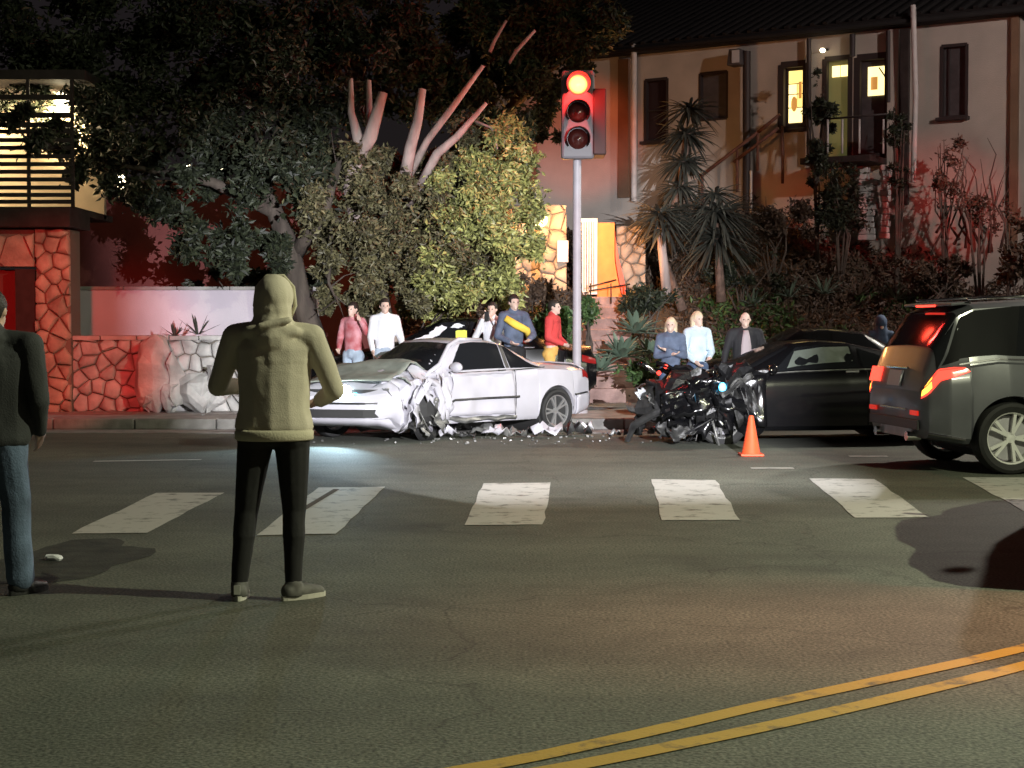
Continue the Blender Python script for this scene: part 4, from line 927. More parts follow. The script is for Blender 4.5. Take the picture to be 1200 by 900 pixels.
# signal copy and red spot added out of frame to redden the left walls
sg2 = copy_tree(sg); sg2.location = (-5.75, 15.1, -1.0); sg2.rotation_euler = (0, 0, pi - .08); sg2['label'] = 'unseen traffic signal added beyond the left edge to redden the walls'
lamp('signal_and_added_light', 'SPOT', (-5.45, 16.0, 3.6), 2400, (1, .05, .04), .2, (-7.3, 26.6, .9), 26, .6)
lamp('signal_and_added_light', 'SPOT', (13.0, 22.3, 4.6), 1900, (1, .06, .05), .2, tuple(P(1085, 240, 32)), 17, .7)  # unseen red lamp added to redden the lower building wall
lamp('signal_and_added_light', 'SPOT', (9.0, 7.2, 5.0), 3000, (1, .10, .05), .3, (2.7, 8.0, 0), 27, 1)  # unseen red lamp added to redden the near road; no signal stands here
sg3 = copy_tree(sg); sg3.location = (13.0, 21.6, 0); sg3.rotation_euler = (0, 0, pi + .5); sg3['label'] = 'unseen traffic signal added beyond the right edge to redden the building'
# street lamps and the floodlight mast (beyond the frame; far lamp, wall lamp and floodlight added for light)
mat('lamp_head', (.9, .9, .8), .4, emit=(1, .95, .7), estr=30)
def unseen_street_lamp(L, foot, label):
    o = empty('unseen_street_lamp', (foot[0], foot[1], 0), 0, label, 'street lamp'); h = L[2] + .35; d = Vector((L[0] - foot[0], L[1] - foot[1], 0))
    MB().tube([(0, 0, 0), (0, 0, h - .6), d * .3 + Vector((0, 0, h - .1)), d + Vector((0, 0, h))], [.12, .08, .06, .045], 12).build('pole', 'grey_metal', o, smooth=1)
    MB().box(d + Vector((0, 0, L[2] + .30)), (.6, .3, .14)).build('lamp_housing', 'grey_metal', o, bevel=.03)
    MB().box(d + Vector((0, 0, L[2] + .21)), (.4, .2, .02)).build('lamp_lens', 'lamp_head', o)
unseen_street_lamp(L_STREET, (9.8, 5.6), 'curved-arm street lamp lighting the near road from the right')
unseen_street_lamp(L_FAR, (15.2, 29.6), 'unseen curved-arm street lamp added at the far right to brighten the road')
unseen_street_lamp(L_WALL, (14.5, 19.0), 'unseen curved-arm street lamp added to light the stucco building from the right')
o = empty('added_floodlight_mast', (L_FLOOD[0] + .1, L_FLOOD[1] - .14, 0), 0, 'unseen tripod floodlight added to light the crash scene', 'floodlight')
MB().tube([(0, 0, .3), (0, 0, 2.9)], .035, 10).build('mast', 'black_metal', o, smooth=1)
for k in range(3): MB().tube([(0, 0, 1.0), (.6 * cos(k * 2.1), .6 * sin(k * 2.1), .02)], .02, 8).build('leg', 'black_metal', o, smooth=1)
FR = Matrix.Rotation(math.atan2(3.08, 20.6), 3, 'Z'); fo = Vector((-.1, .14, 3.0))
for nm, cc, dd in (('lamp_housing', (0, -.12, 0), (.5, .12, .4)), ('barn_door', (0, .25, .037), (1.0, .5, .006)), ('barn_door', (0, .25, -.150), (1.0, .5, .006)), ('barn_door', (.101, .25, -.05), (.006, .5, .6)), ('barn_door', (-.115, .25, -.05), (.006, .5, .6))):
    MB().box(fo + FR @ Vector(cc), dd, FR).build(nm, 'black_metal', o)  # plates added around the lamp to cut its beam to shape
# traffic cone
mat('cone_orange', (.85, .10, .03), .5, vary=.12, scale=10)
co = empty('traffic_cone', tuple(G(880, 534)), 0, 'bright orange traffic cone on the road before the torn-open black coupe', 'traffic cone')
MB().lathe([(0, .47), (.022, .47), (.030, .455), (.108, .03), (.112, .025)], 28).build('cone_body', 'cone_orange', co, smooth=40)
MB().box((0, 0, .0155), (.27, .27, .027)).build('cone_base', 'cone_orange', co, bevel=.008)
# ================================================================== DEBRIS on the road
DB = 'fragments of the crashed cars on the road'
frag = [(455, 507, .18, 'torn_dark'), (478, 503, .26, 'torn_metal'), (492, 511, .22, 'white_cloth'), (508, 506, .30, 'torn_metal'), (522, 513, .26, 'paint_white'), (536, 508, .34, 'torn_metal'), (548, 514, .20, 'torn_dark'),
        (563, 510, .28, 'torn_metal'), (582, 513, .34, 'paint_white'), (603, 514, .30, 'torn_metal'), (622, 512, .22, 'torn_dark'), (640, 513, .38, 'paint_white'), (655, 510, .30, 'torn_metal'), (676, 511, .36, 'torn_dark'),
        (683, 506, .30, 'white_cloth'), (300, 496, .35, 'torn_dark'), (720, 512, .16, 'torn_metal'), (742, 512, .22, 'torn_dark'), (768, 511, .26, 'torn_metal'), (790, 515, .2, 'torn_metal'), (815, 518, .24, 'torn_dark'), (236, 498, .25, 'torn_metal'), (530, 503, .2, 'torn_metal'), (500, 515, .12, 'torn_metal'),
        (228, 496, .2, 'torn_dark'), (262, 497, .28, 'torn_dark')]
ADJ = ['long', 'short', 'curled', 'jagged', 'folded', 'flat', 'narrow', 'broad', 'split', 'upturned', 'triangular']
desc = {'torn_dark': 'dark bent', 'torn_metal': 'grey crumpled', 'paint_white': 'white curled', 'white_cloth': 'pale thin'}
where = lambda px: 'left of the white coupe' if px < 400 else 'under the crushed wing' if px < 545 else 'below the white coupe door' if px < 625 else 'by the white coupe rear wheel' if px < 700 else 'at the black coupe nose'
for k, (px, py, s, m) in enumerate(frag):
    g = G(px, py); rows = []; rng = random.Random(k + 90); az = rng.uniform(-.6, .6); o = None
    for i in range(6):
        row = []
        for j in range(5):
            u = i / 5 - .5; v = j / 4 - .5; x = u * s * rng.uniform(.85, 1.2); y = v * s * .7 * rng.uniform(.7, 1.2)
            z = .012 + abs(noise.noise(Vector((u * 3, v * 3, k * 2.3)))) * s * .85 + .10 * s * (1 - 2 * abs(u))
            row.append(Vector((x * cos(az) - y * sin(az), x * sin(az) + y * cos(az), max(.012, z))))
        rows.append(row)
    o = MB().grid(rows).build('car_fragment', m, None, smooth=20, solid=.01); o.location = g
    tag(o, f'{desc[m]} {ADJ[k % 11]} scrap {"lying small" if s < .24 else "lying"} on the road {where(px)}', 'debris', DB)
gl = MB()
for k in range(130):
    px = random.gauss(600, 95); py = rnd(504, 521); g = G(px, py); s = rnd(.01, .045); a = rnd(0, pi)
    gl.box((g.x, g.y, s * .35), (s, s * rnd(.4, 1), s * .5), Matrix.Rotation(a, 3, 'Z') @ Matrix.Rotation(rnd(-.5, .5), 3, 'X'))
tag(gl.build('glass_crumbs', 'torn_metal'), 'scattered pale crumbs of broken glass and plastic on the road', 'debris', kind='stuff')
mb = MB().sph((0, 0, .02), (.06, .04, .02), 9, 6).jitter(.02, 20); o = mb.build('litter', 'white_cloth'); o.location = G(63, 657); tag(o, 'small crumpled pale litter on the near road, right of the left man', 'litter')
# ================================================================== WALLS made of stones
mat('mortar_pale', (.20, .17, .14), .95, bump=.5, bscale=40)
def voronoi_stones(W, H, n, seed, gap=.014, mask=None):
    rng = random.Random(seed); cols = max(1, int(sqrt(n * W / H))); rws = max(1, int(n / cols)); pts = []
    for i in range(-1, cols + 1):
        for j in range(-1, rws + 1):
            pts.append(((i + .5 + rng.uniform(-.42, .42) + (.5 if j % 2 else 0)) * W / cols, (j + .5 + rng.uniform(-.4, .4)) * H / rws))
    out = []
    for a in pts:
        poly = [(0, 0), (W, 0), (W, H), (0, H)]
        if not (-.3 * W / cols < a[0] < W * 1.1 and -.3 * H / rws < a[1] < H * 1.1): continue
        for b in pts:
            if a is b or abs(a[0] - b[0]) + abs(a[1] - b[1]) > 4 * (W / cols + H / rws): continue
            dx, dy = b[0] - a[0], b[1] - a[1]; L_ = sqrt(dx * dx + dy * dy); nx, ny = dx / L_, dy / L_; lim = (a[0] + dx / 2) * nx + (a[1] + dy / 2) * ny - gap / 2
            new = []
            for (p, q) in zip(poly, poly[1:] + poly[:1]):
                dp = p[0] * nx + p[1] * ny - lim; dq = q[0] * nx + q[1] * ny - lim
                if dp <= 0: new.append(p)
                if dp * dq < 0: t = dp / (dp - dq); new.append((p[0] + (q[0] - p[0]) * t, p[1] + (q[1] - p[1]) * t))
            poly = new
            if len(poly) < 3: break
        if len(poly) >= 3:
            ar = abs(sum(p[0] * q[1] - q[0] * p[1] for p, q in zip(poly, poly[1:] + poly[:1]))) / 2
            if ar > .004: out.append(poly)
    return out
def stone_wall(o, W, H, D, n, seed, m, top=True, z0=0.0, core='mortar_pale'):
    """local: x 0..W, front face at y=0, depth +y"""
    MB().box((W / 2, D / 2 + .02, z0 + H / 2), (W - .02, D - .02, H - .02)).build('wall_core', core, o)
    for poly in voronoi_stones(W, H, n, seed):
        cx = sum(p[0] for p in poly) / len(poly); cz = sum(p[1] for p in poly) / len(poly); k = len(poly); pr = rnd(.03, .075)
        sh_ = lambda p, f: (cx + (p[0] - cx) * f, cz + (p[1] - cz) * f)
        v = [(p[0], .03, p[1] + z0) for p in poly] + [(sh_(p, .95)[0], -pr * rnd(.4, .6), sh_(p, .95)[1] + z0) for p in poly] + [(sh_(p, .72)[0], -pr * rnd(.8, 1.2), sh_(p, .72)[1] + z0) for p in poly] + [(cx + rnd(-.02, .02), -pr * rnd(1, 1.5), cz + z0 + rnd(-.02, .02))]
        f = []
        for j in range(k):
            j2 = (j + 1) % k; f += [(j, j2, k + j2, k + j), (k + j, k + j2, 2 * k + j2, 2 * k + j), (2 * k + j, 2 * k + j2, 3 * k)]
        MB().add(v, f).build('stone', m, o, smooth=50)
GARDEN_Y = 25.5
# low wall of pale stones at left
w0 = empty('garden_wall', (P(84, 480, GARDEN_Y).x, GARDEN_Y, .12), 0, 'low wall of irregular pale stones along the left pavement', 'wall')
WL = P(345, 480, GARDEN_Y).x - P(84, 480, GARDEN_Y).x
stone_wall(w0, WL, 1.14, .4, 84, 3, 'stone_pale', z0=.02)
x = 0
while x < WL - .1:
    L_ = min(rnd(.4, .6), WL - x); MB().box((x + L_ / 2, .19, 1.19 + rnd(-.004, .004)), (L_ - .015, .50, .07)).build('cap_stone', 'stone_pale', w0, bevel=.012); x += L_
# loose pale sacks / rock heap by the low wall
rk = [(178, 455, .34, .62), (196, 425, .22, .28), (205, 462, .16, .5), (232, 470, .38, .34), (248, 462, .22, .40), (172, 474, .2, .2)]
for k, (px, py, rx, rz) in enumerate(rk):
    g = P(px, 480, 25.0); b = MB().sph((0, 0, rz * .95), (rx * .85, .20, rz * .9), 9, 7).jitter(.16, 3.2, k).jitter(.05, 9, k); ob = b.build('boulder', 'stone_pale', None, smooth=False, bevel=.012); ob.location = (g.x, 25.12, .16)
    tag(ob, ('tall pale boulder at the left end of the lit wall', 'small squarish pale boulder leaning on the stone wall', 'narrow pale boulder between two larger ones', 'broad low pale boulder in front of the stone wall', 'rounded pale boulder, rightmost by the stone wall', 'little pale boulder lowest at the pavement')[k], 'boulder', 'pale boulders by the garden wall')
# stone pillar and dark doorway at the far left
pl = empty('house', (P(-260, 480, 25.3).x, 25.3, .12), 0, 'two-storey house corner with stone pillar below and lit slatted balcony above', 'house')
X0 = P(-260, 480, 25.3).x
def lx(px, Y=25.3): return P(px, 480, Y).x - X0
def hz(py, Y=25.3): return P(100, py, Y).z - .12
pw = bpy.data.objects.new('pillar', None); C.objects.link(pw); pw.parent = pl; pw.location = (lx(43), 0, 0)
stone_wall(pw, lx(84) - lx(43), hz(268), .6, 30, 9, 'stone')
MB().box((lx(-110), .45, hz(315) / 2), (lx(40) - lx(-260), .1, hz(315))).build('recess_wall', 'stucco_red', pl)
MB().box((lx(31), .15, hz(315) / 2), (lx(43) - lx(20), .3, hz(315) - .01)).build('door_jamb', 'dark_wood', pl)
MB().box((lx(-8), .38, hz(318) / 2 - .01), (.60, .05, hz(318) - .04)).build('door', 'stucco_red', pl)
hw = bpy.data.objects.new('lintel', None); C.objects.link(hw); hw.parent = pl; hw.location = (0, 0, hz(313))
stone_wall(hw, lx(42), hz(268) - hz(313), .45, 14, 4, 'stone')
MB().box((lx(92) / 2, .2, (hz(267) + hz(245)) / 2), (lx(92), 1.2, hz(245) - hz(267))).build('balcony_beam', 'dark_wood', pl)
mat('warm_wall', (.75, .60, .42), .9, vary=.2, scale=2, emit=(1, .62, .26), estr=.75)
mat('warm_wall_plain', (.75, .60, .42), .9, vary=.2, scale=2)
MB().box((lx(90) / 2, 1.9, hz(170)), (lx(90), .15, hz(90) - hz(246))).build('balcony_wall', 'warm_wall_plain', pl)
MB().box((lx(90) / 2, 1.1, hz(96) + .1), (lx(90) + .4, 2.4, .15)).build('balcony_roof', 'dark_wood', pl)
y = 244
k = 0
for y in (240, 232, 223.5, 214, 205, 196, 187, 177, 168, 158, 150, 139, 118):
    MB().box((lx(90) / 2, -.10, hz(y - 3)), (lx(89) , .04, .062 if y > 150 else .08)).build('slat', 'dark_wood', pl)
for px in (38, -70, -180, 89):
    MB().box((lx(px), -.05, hz(170)), (.05, .05, hz(92) - hz(245))).build('balcony_post', 'dark_wood', pl)
mat('bulb_warm', (1, .9, .7), .4, emit=(1, .86, .55), estr=14)
MB().sph((lx(68), .5, hz(112)), (.13, .13, .15), 12, 8).build('wall_lamp', 'bulb_warm', pl, smooth=1)
MB().box((lx(90) / 2, 1.2, hz(246)), (lx(90), 2.4, .1)).build('balcony_floor', 'dark_wood', pl)
lamp('balcony_light', 'SPOT', (X0 + lx(60), 26.0, hz(118) + .1), 900, (1, .76, .45), .15, (X0 + lx(-20), 27.3, hz(160)), 120, .4)
lamp('balcony_light', 'POINT', (X0 + lx(-120), 26.1, hz(118) + .1), 420, (1, .76, .45), .15)
# white and red stucco walls behind the garden wall
def slab(name, px0, px1, py0, py1, Y, m, label, cat='wall', th=.3, zb=0.0):
    a = P(px0, py1, Y); b = P(px1, py0, Y); z0 = zb
    o = empty(name, (a.x, Y, z0), 0, label, cat); W = P(px1, py1, Y).x - a.x; H = b.z - z0
    MB().box((W / 2, th / 2, H / 2), (W, th, H)).build('wall_panel', m, o, bevel=.01)
    x = 0
    while x < W - .05:
        L_ = min(.9, W - x); MB().box((x + L_ / 2, th / 2, H + .031), (L_ - .012, th + .08, .06)).build('coping_stone', 'concrete', o, bevel=.008); x += L_
    return o
slab('boundary_wall', 85, 372, 340, 480, 27.6, 'stucco_white', 'long stucco boundary wall behind the low stone wall at left')
slab('back_house', 86, 470, 215, 400, 31.5, 'stucco_red', 'dark red wall of the house behind the boundary wall', 'house', zb=0)
def glow(px, py, Y, r, label, e=60):
    o = empty('wall_lantern', tuple(P(px, py, Y)), 0, label, 'lantern')
    MB().sph((0, 0, 0), (r, r, r * 1.05), 14, 10).build('lamp_globe', 'bulb_warm', o, smooth=1); MB().lathe([(0, r * 1.6), (r * .5, r * 1.4), (r * .8, r * .9)], 12).build('lamp_cap', 'black_metal', o); MB().box((0, .25, r * 1.2), (.04, .5, .04)).build('bracket', 'black_metal', o)
    return o
glow(139, 213, 28.5, .13, 'bright round lantern glowing through the left foliage'); glow(222, 197, 29, .06, 'small yellow lantern glimmering through leaves, left of its twin'); glow(259, 198, 29, .06, 'small yellow lantern glimmering through leaves, nearest the tree trunk')
# ================================================================== entry with orange-lit stone wall, gate and steps
ew = empty('stone_wall', (P(596, 300, 31).x, 31, 1.0), 0, 'golden lit wall of rough stones left of the signal pole', 'wall')
stone_wall(ew, P(664, 300, 31).x - P(596, 300, 31).x, P(600, 240, 31).z - 1.0, .5, 44, 12, 'stone')
MB().box((P(659, 300, 31).x - P(596, 300, 31).x, -.1, P(600, 295, 31).z - 1.0), (.22, .16, .42)).build('meter_box', 'grey_metal', ew, bevel=.01)
mat('lamp_yellow', (1, .8, .4), .4, emit=(1, .72, .26), estr=9)
o = empty('wall_lantern', tuple(P(633, 257, 30.55)), 0, 'yellow lantern on the golden stone wall beside the tree leaves', 'lantern')
MB().sph((0, 0, 0), (.14, .14, .15), 14, 10).build('lamp_globe', 'lamp_yellow', o, smooth=1); MB().box((0, .2, .17), (.04, .5, .04)).build('bracket', 'black_metal', o); MB().lathe([(0, .26), (.09, .2), (.12, .14)], 12).build('lamp_cap', 'black_metal', o)
lamp('lantern_light', 'POINT', tuple(P(645, 262, 29.9)), 170, (1, .42, .12), .1)
# white gate of vertical bars
gt = empty('gate', (P(676, 345, 31).x, 31, P(676, 345, 31).z), 0, 'white framed gate of slim upright slats right of the signal pole', 'gate')
gw = P(697, 345, 31).x - P(672, 345, 31).x; gh = P(680, 256, 31).z - P(680, 345, 31).z; mat('gate_white', (.72, .68, .72), .5)
for a, b in (((-.03, 0, 0), (-.03, 0, gh)), ((gw - .05, 0, 0), (gw - .05, 0, gh)), ((0, 0, .03), (gw - .08, 0, .03)), ((0, 0, gh - .03), (gw - .08, 0, gh - .03))): MB().bar(a, b, .06, .05, up=(0, 1, 0)).build('gate_frame', 'gate_white', gt)
for k in range(7): xx = .02 + k * (gw - .1) / 6.6; MB().box((xx, .01, gh / 2), (.032, .03, gh - .12)).build('slat', 'gate_white', gt)
# curved orange wall and arch to the right of the gate
mat('orange_wall', (.80, .30, .10), .85, vary=.15, scale=4)
ow = empty('entry_wall', (P(700, 345, 31).x, 31, P(700, 352, 31).z - .4), 0, 'orange plastered entry wall with a red curved edge beside the white gate', 'wall')
def ol(px): return P(px, 345, 31).x - P(700, 345, 31).x
oh = P(700, 261, 31).z - P(700, 352, 31).z + .4
rows = []
for i in range(13):
    t = i / 12; z = oh * t; xr = ol(lerp(740, 720, min(1, t * 1.6) ** .6)); rows.append([Vector((0, 0, z)), Vector((xr, 0, z)), Vector((xr, .3, z)), Vector((0, .3, z))])
mb = MB().grid([r + [r[0]] for r in rows]); mb.f.append((0, 1, 2, 3)); mb.f.append(tuple(12 * 5 + j for j in range(4))); mb.build('wall_panel', 'orange_wall', ow)
rows = [[Vector((ol(lerp(740, 720, min(1, (i / 12) * 1.6) ** .6)) + .015 + dx, dy, oh * i / 12)) for dx, dy in ((0, -.035), (.10 * sin(pi * min(1, .15 + i / 12)), -.035), (.10 * sin(pi * min(1, .15 + i / 12)), .25), (0, .25))] for i in range(13)]
mb = MB().grid([r + [r[0]] for r in rows]); mb.build('curved_edge', 'cone_orange', ow)
tw = empty('stone_wall', (P(722, 300, 31.3).x, 31.35, 1.3), 0, 'tan stone wall face between the orange entry wall and the yucca', 'wall')
stone_wall(tw, P(757, 300, 31.3).x - P(722, 300, 31.3).x, P(722, 264, 31.3).z - 1.3, .4, 22, 21, 'stone')
lamp('lantern_light', 'POINT', tuple(P(716, 276, 30.0)), 85, (1, .40, .13), .1)
o = empty('handrail', (0, 0, 0), 0, 'thin dark handrail over the entry steps', 'handrail')
for a, b in (((690, 336), (722, 328)), ((690, 341), (738, 333))):
    MB().tube([P(*a, 30.3), P(*b, 30.5)], .016, 6).build('rail', 'black_metal', o, smooth=1)
for px in (692, 716, 734): MB().tube([P(px, 332, 30.4), P(px, 356, 30.4)], .014, 6).build('post', 'black_metal', o, smooth=1)
st = empty('steps', (0, 0, 0), 0, 'flight of worn pinkish steps climbing to the white gate', 'steps'); mat('step_pink', (.42, .28, .25), .9, vary=.4, scale=4, bump=.5, bscale=30)
for k in range(9):
    z = .3 + k * .205; Y = 28.2 + k * .29; xx = P(716 - k * 2, 380, Y).x; MB().box((xx, Y + .3, z - .35), (1.05, .62, .9)).jitter(.02, 2, k).build('step', 'step_pink', st, bevel=.015)
# ================================================================== THE HILLSIDE BUILDING
A0 = Vector((2.75, 36.0, 0)); B0 = Vector((9.70, 31.5, 0)); UD = (B0 - A0).normalized(); ND = Vector((UD.y, -UD.x, 0))   # ND points to the camera
if ND.y > 0: ND = -ND
ANG = math.atan2(UD.y, UD.x)
def WU(px, py, off=0.0):
    """pixel -> (u, z) on the facade plane (off metres in front of it)"""
    d = D3(px, py); o0 = Vector((0, 0, CH)); a = A0 + ND * off; t = (a - o0).dot(ND) / d.dot(ND); p = o0 + d * t; return ((p - a).dot(UD), p.z)
bd = empty('hillside_building', (A0.x, A0.y, 0), ANG, 'long pale stucco building on the slope with three lit openings and dark roof', 'building')
# local: x = u, y = depth away from camera, z up
mat('win_yellow', (.9, .7, .3), .6, emit=(1, .74, .22), estr=1.5); mat('win_bright', (.9, .75, .4), .6, emit=(1, .80, .34), estr=2.0)
mat('win_olive', (.25, .24, .10), .7, emit=(.5, .48, .16), estr=.10); mat('curtain', (.75, .48, .18), .8, emit=(1, .45, .10), estr=.55); mat('screen_grey', (.075, .065, .068), .6, vary=.3, scale=5); mat('glass_maroon', (.035, .02, .022), .25)
mat('frame_dark', (.035, .025, .025), .6); mat('pipe_pale', (.62, .58, .56), .6, vary=.2, scale=3, bump=.2)
U0 = WU(560, 200)[0]; U1 = WU(1194, 200)[0]
zt = lambda u: interp([(WU(745, 66)[0], WU(745, 66)[1]), (WU(1194, 13)[0], WU(1194, 13)[1])], u)
ZT = (WU(745, 66)[1] + WU(1150, 19)[1]) / 2; ZB = 1.6
op = {}
def rect(px0, py0, px1, py1):
    cx = (px0 + px1) / 2; u0 = WU(px0, (py0 + py1) / 2)[0]; u1 = WU(px1, (py0 + py1) / 2)[0]; return (u0, WU(cx, py1)[1], u1, WU(cx, py0)[1])
wins = {'A': rect(756, 93, 782, 165), 'B': rect(820, 85, 852, 140), 'C': rect(915, 75, 944, 151), 'D': rect(966, 68, 996, 186), 'E': rect(1004, 66, 1040, 183), 'F': rect(1103, 53, 1133, 137)}
us = sorted({U0, U1, *[r[0] for r in wins.values()], *[r[2] for r in wins.values()]}); zs = sorted({ZB, ZT, *[r[1] for r in wins.values()], *[r[3] for r in wins.values()]})
mb = MB()
for a, b in zip(us, us[1:]):
    for c, d in zip(zs, zs[1:]):
        m_ = ((a + b) / 2, (c + d) / 2)
        if any(r[0] < m_[0] < r[2] and r[1] < m_[1] < r[3] for r in wins.values()): continue
        mb.quad((a, 0, c), (b, 0, c), (b, 0, d), (a, 0, d))
for r in wins.values():
    a, c, b, d = r; D_ = .22
    mb.quad((a, 0, c), (a, D_, c), (a, D_, d), (a, 0, d)).quad((b, 0, c), (b, D_, c), (b, D_, d), (b, 0, d)).quad((a, 0, d), (a, D_, d), (b, D_, d), (b, 0, d)).quad((a, 0, c), (a, D_, c), (b, D_, c), (b, 0, c))
mb.quad((U1, 0, ZB), (U1, 8, ZB), (U1, 8, ZT), (U1, 0, ZT)).quad((U0, 0, ZB), (U0, 8, ZB), (U0, 8, ZT), (U0, 0, ZT)).quad((U0, .4, ZB), (U1, .4, ZB), (U1, .4, ZT), (U0, .4, ZT))
mb.build('wall', 'stucco', bd)
def window(key, glass, fr=.06, sill=True, rows=(), cols=(), name='window', parts=None):
    a, c, b, d = wins[key]; w_ = bpy.data.objects.new(name, None)
    f = MB()
    for p, q in (((a, .05, c), (a, .05, d)), ((b, .05, c), (b, .05, d))): f.bar(p, q, fr, .12, up=(0, 1, 0))
    for p, q in (((a, .05, c), (b, .05, c)), ((a, .05, d), (b, .05, d))): f.bar(p, q, fr, .118, up=(0, 1, 0))
    for t in rows: f.bar((a, .09, lerp(c, d, t)), (b, .09, lerp(c, d, t)), .03, .03, up=(0, 1, 0))
    for t in cols: f.bar((lerp(a, b, t), .092, c), (lerp(a, b, t), .092, d), .028, .028, up=(0, 1, 0))
    o = f.build(name, 'frame_dark', bd)
    MB().box(((a + b) / 2, .13, (c + d) / 2), (b - a, .012, d - c)).build('pane', glass, o)
    if sill: MB().box(((a + b) / 2, -.06, c - .04), (b - a + .14, .16, .07)).build('sill', 'frame_dark', o, bevel=.01)
    return o, (a, c, b, d)
window('A', 'glass_maroon', rows=(.5,)); window('B', 'screen_grey', .05, False)
oC, (a, c, b, d) = window('C', 'frame_dark', .13, True)
a2, c2, b2, d2 = rect(922, 82, 941, 143); ps = [(0, 0, .48, .16), (0, .18, .48, .42), (.52, 0, 1, .30), (0, .44, 1, .72), (0, .74, 1, 1)]
for k, (x0, y0, x1, y1) in enumerate([(0, .76, 1, 1), (0, .56, .47, .74), (.53, .56, 1, .74), (0, .30, .47, .54), (.53, .30, 1, .54), (0, 0, 1, .28)]):
    MB().box((lerp(a2, b2, (x0 + x1) / 2), .112, lerp(c2, d2, (y0 + y1) / 2)), ((b2 - a2) * (x1 - x0), .02, (d2 - c2) * (y1 - y0))).build('lit_pane', 'win_bright' if k % 2 else 'win_yellow', oC)
MB().sph((lerp(a2, b2, .35), .095, lerp(c2, d2, .36)), (.07, .02, .16), 10, 8).build('vase', 'curtain', oC, smooth=1); MB().box((lerp(a2, b2, .72), .095, lerp(c2, d2, .62)), (.06, .02, .35)).build('curtain', 'curtain', oC)
oD, _ = window('D', 'win_olive', .10, False, name='door')
r = rect(973, 76, 992, 89)
for t0, t1 in ((0, .47), (.53, 1)): MB().box((lerp(r[0], r[2], (t0 + t1) / 2), .110, (r[1] + r[3]) / 2), ((r[2] - r[0]) * (t1 - t0), .02, r[3] - r[1])).build('lit_pane', 'win_bright', oD)
oE, _ = window('E', 'screen_grey', .13, False, name='door')
r = rect(1015, 77, 1037, 111); MB().box(((r[0] + r[2]) / 2, .110, (r[1] + r[3]) / 2), (r[2] - r[0], .02, r[3] - r[1])).build('lit_pane', 'win_bright', oE)
MB().box((lerp(r[0], r[2], .35), .095, lerp(r[1], r[3], .42)), (.14, .015, .26)).build('curtain', 'curtain', oE)
MB().tube([(lerp(r[0], r[2], .6), .09, lerp(r[1], r[3], .95)), (lerp(r[0], r[2], .95), .085, lerp(r[1], r[3], .6))], .015, 6).build('twig', 'frame_dark', oE)
window('F', 'screen_grey', .06, True, cols=(.25,))
# landing below the two doors, rails
a = rect(962, 186, 1042, 192); MB().box(((a[0] + a[2]) / 2, -.55, a[1]), (a[2] - a[0], 1.1, .12)).build('landing', 'dark_wood', bd)
for px in (971, 988, 1008, 1036): u, z = WU(px, 180, 1.0); MB().tube([(u, -1.05, z - .0), (u, -1.05, WU(px, 140, 1.0)[1])], .022, 8).build('rail_post', 'pipe_pale', bd, smooth=1)
MB().tube([(WU(968, 140, 1)[0], -1.05, WU(968, 140, 1)[1]), (WU(1040, 134, 1)[0], -1.05, WU(1040, 134, 1)[1])], .02, 8).build('hand_rail', 'frame_dark', bd, smooth=1)
# columns under the landing
for px, y0, y1 in ((1012, 200, 282), (1022, 215, 282), (1037, 196, 280)):
    u, z0 = WU(px, y1, .5); z1 = WU(px, y0, .5)[1]; z = z0
    while z < z1:
        MB().box((u + rnd(-.03, .03), -.5, z + .06), (rnd(.14, .24), .22, .115)).jitter(.02, 5, z).build('pillar_stone', 'stone_pale', bd, bevel=.02); z += .122
# pilasters, downpipes, vents
def band(px0, px1, py0, py1, m, name, dep=.10):
    r = rect(px0, py0, px1, py1); MB().box(((r[0] + r[2]) / 2, -dep / 2 + .002, (r[1] + r[3]) / 2), (r[2] - r[0], dep, r[3] - r[1])).build(name, m, bd)
band(1043, 1055, 36, 200, 'stucco', 'pilaster', .16); band(1055.5, 1066, 34, 240, 'dark_wood', 'downpipe_board'); band(1185, 1194, 18, 300, 'stucco_tan', 'corner_board'); band(727, 739, 70, 232, 'stucco_tan', 'corner_board', .12)
def pole_at(px, y0, y1, m, r_, name, off=.15, bendpx=None):
    a = WU(px, y1, off); b = WU(px, y0, off); pts = [(a[0], -off, a[1]), (b[0], -off, b[1])]
    if bendpx: c_ = WU(*bendpx, off); pts.insert(1, (c_[0], -off, c_[1]))
    MB().tube(pts, r_, 10).build(name, m, bd, smooth=40)
pole_at(743, 52, 236, 'pipe_pale', .065, 'vent_pipe', .3); pole_at(875, 60, 270, 'frame_dark', .085, 'downpipe', .25); pole_at(880, 200, 250, 'pipe_pale', .03, 'downpipe', .3)
pole_at(1070, 6, 214, 'pipe_pale', .055, 'vent_pipe', .5, (1073, 112)); pole_at(948, 45, 190, 'frame_dark', .05, 'downpipe'); pole_at(999, 40, 66, 'frame_dark', .06, 'downpipe'); pole_at(1041, 36, 120, 'frame_dark', .05, 'downpipe')
# hooded lamp box (not lit)
u, z = WU(864, 68, .3); MB().box((u, -.32, z), (.32, .35, .34), None, .8).build('lamp_hood', 'screen_grey', bd, bevel=.02); MB().box((u + .06, -.51, z), (.17, .012, .26)).build('lamp_glass', 'lens_clear', bd)
u, z = WU(964, 59, .3); MB().sph((u, -.3, z), (.055, .055, .045), 10, 8).build('porch_bulb', 'bulb_warm', bd, smooth=1); MB().box((u, -.15, z + .05), (.04, .3, .03)).build('porch_bracket', 'frame_dark', bd)
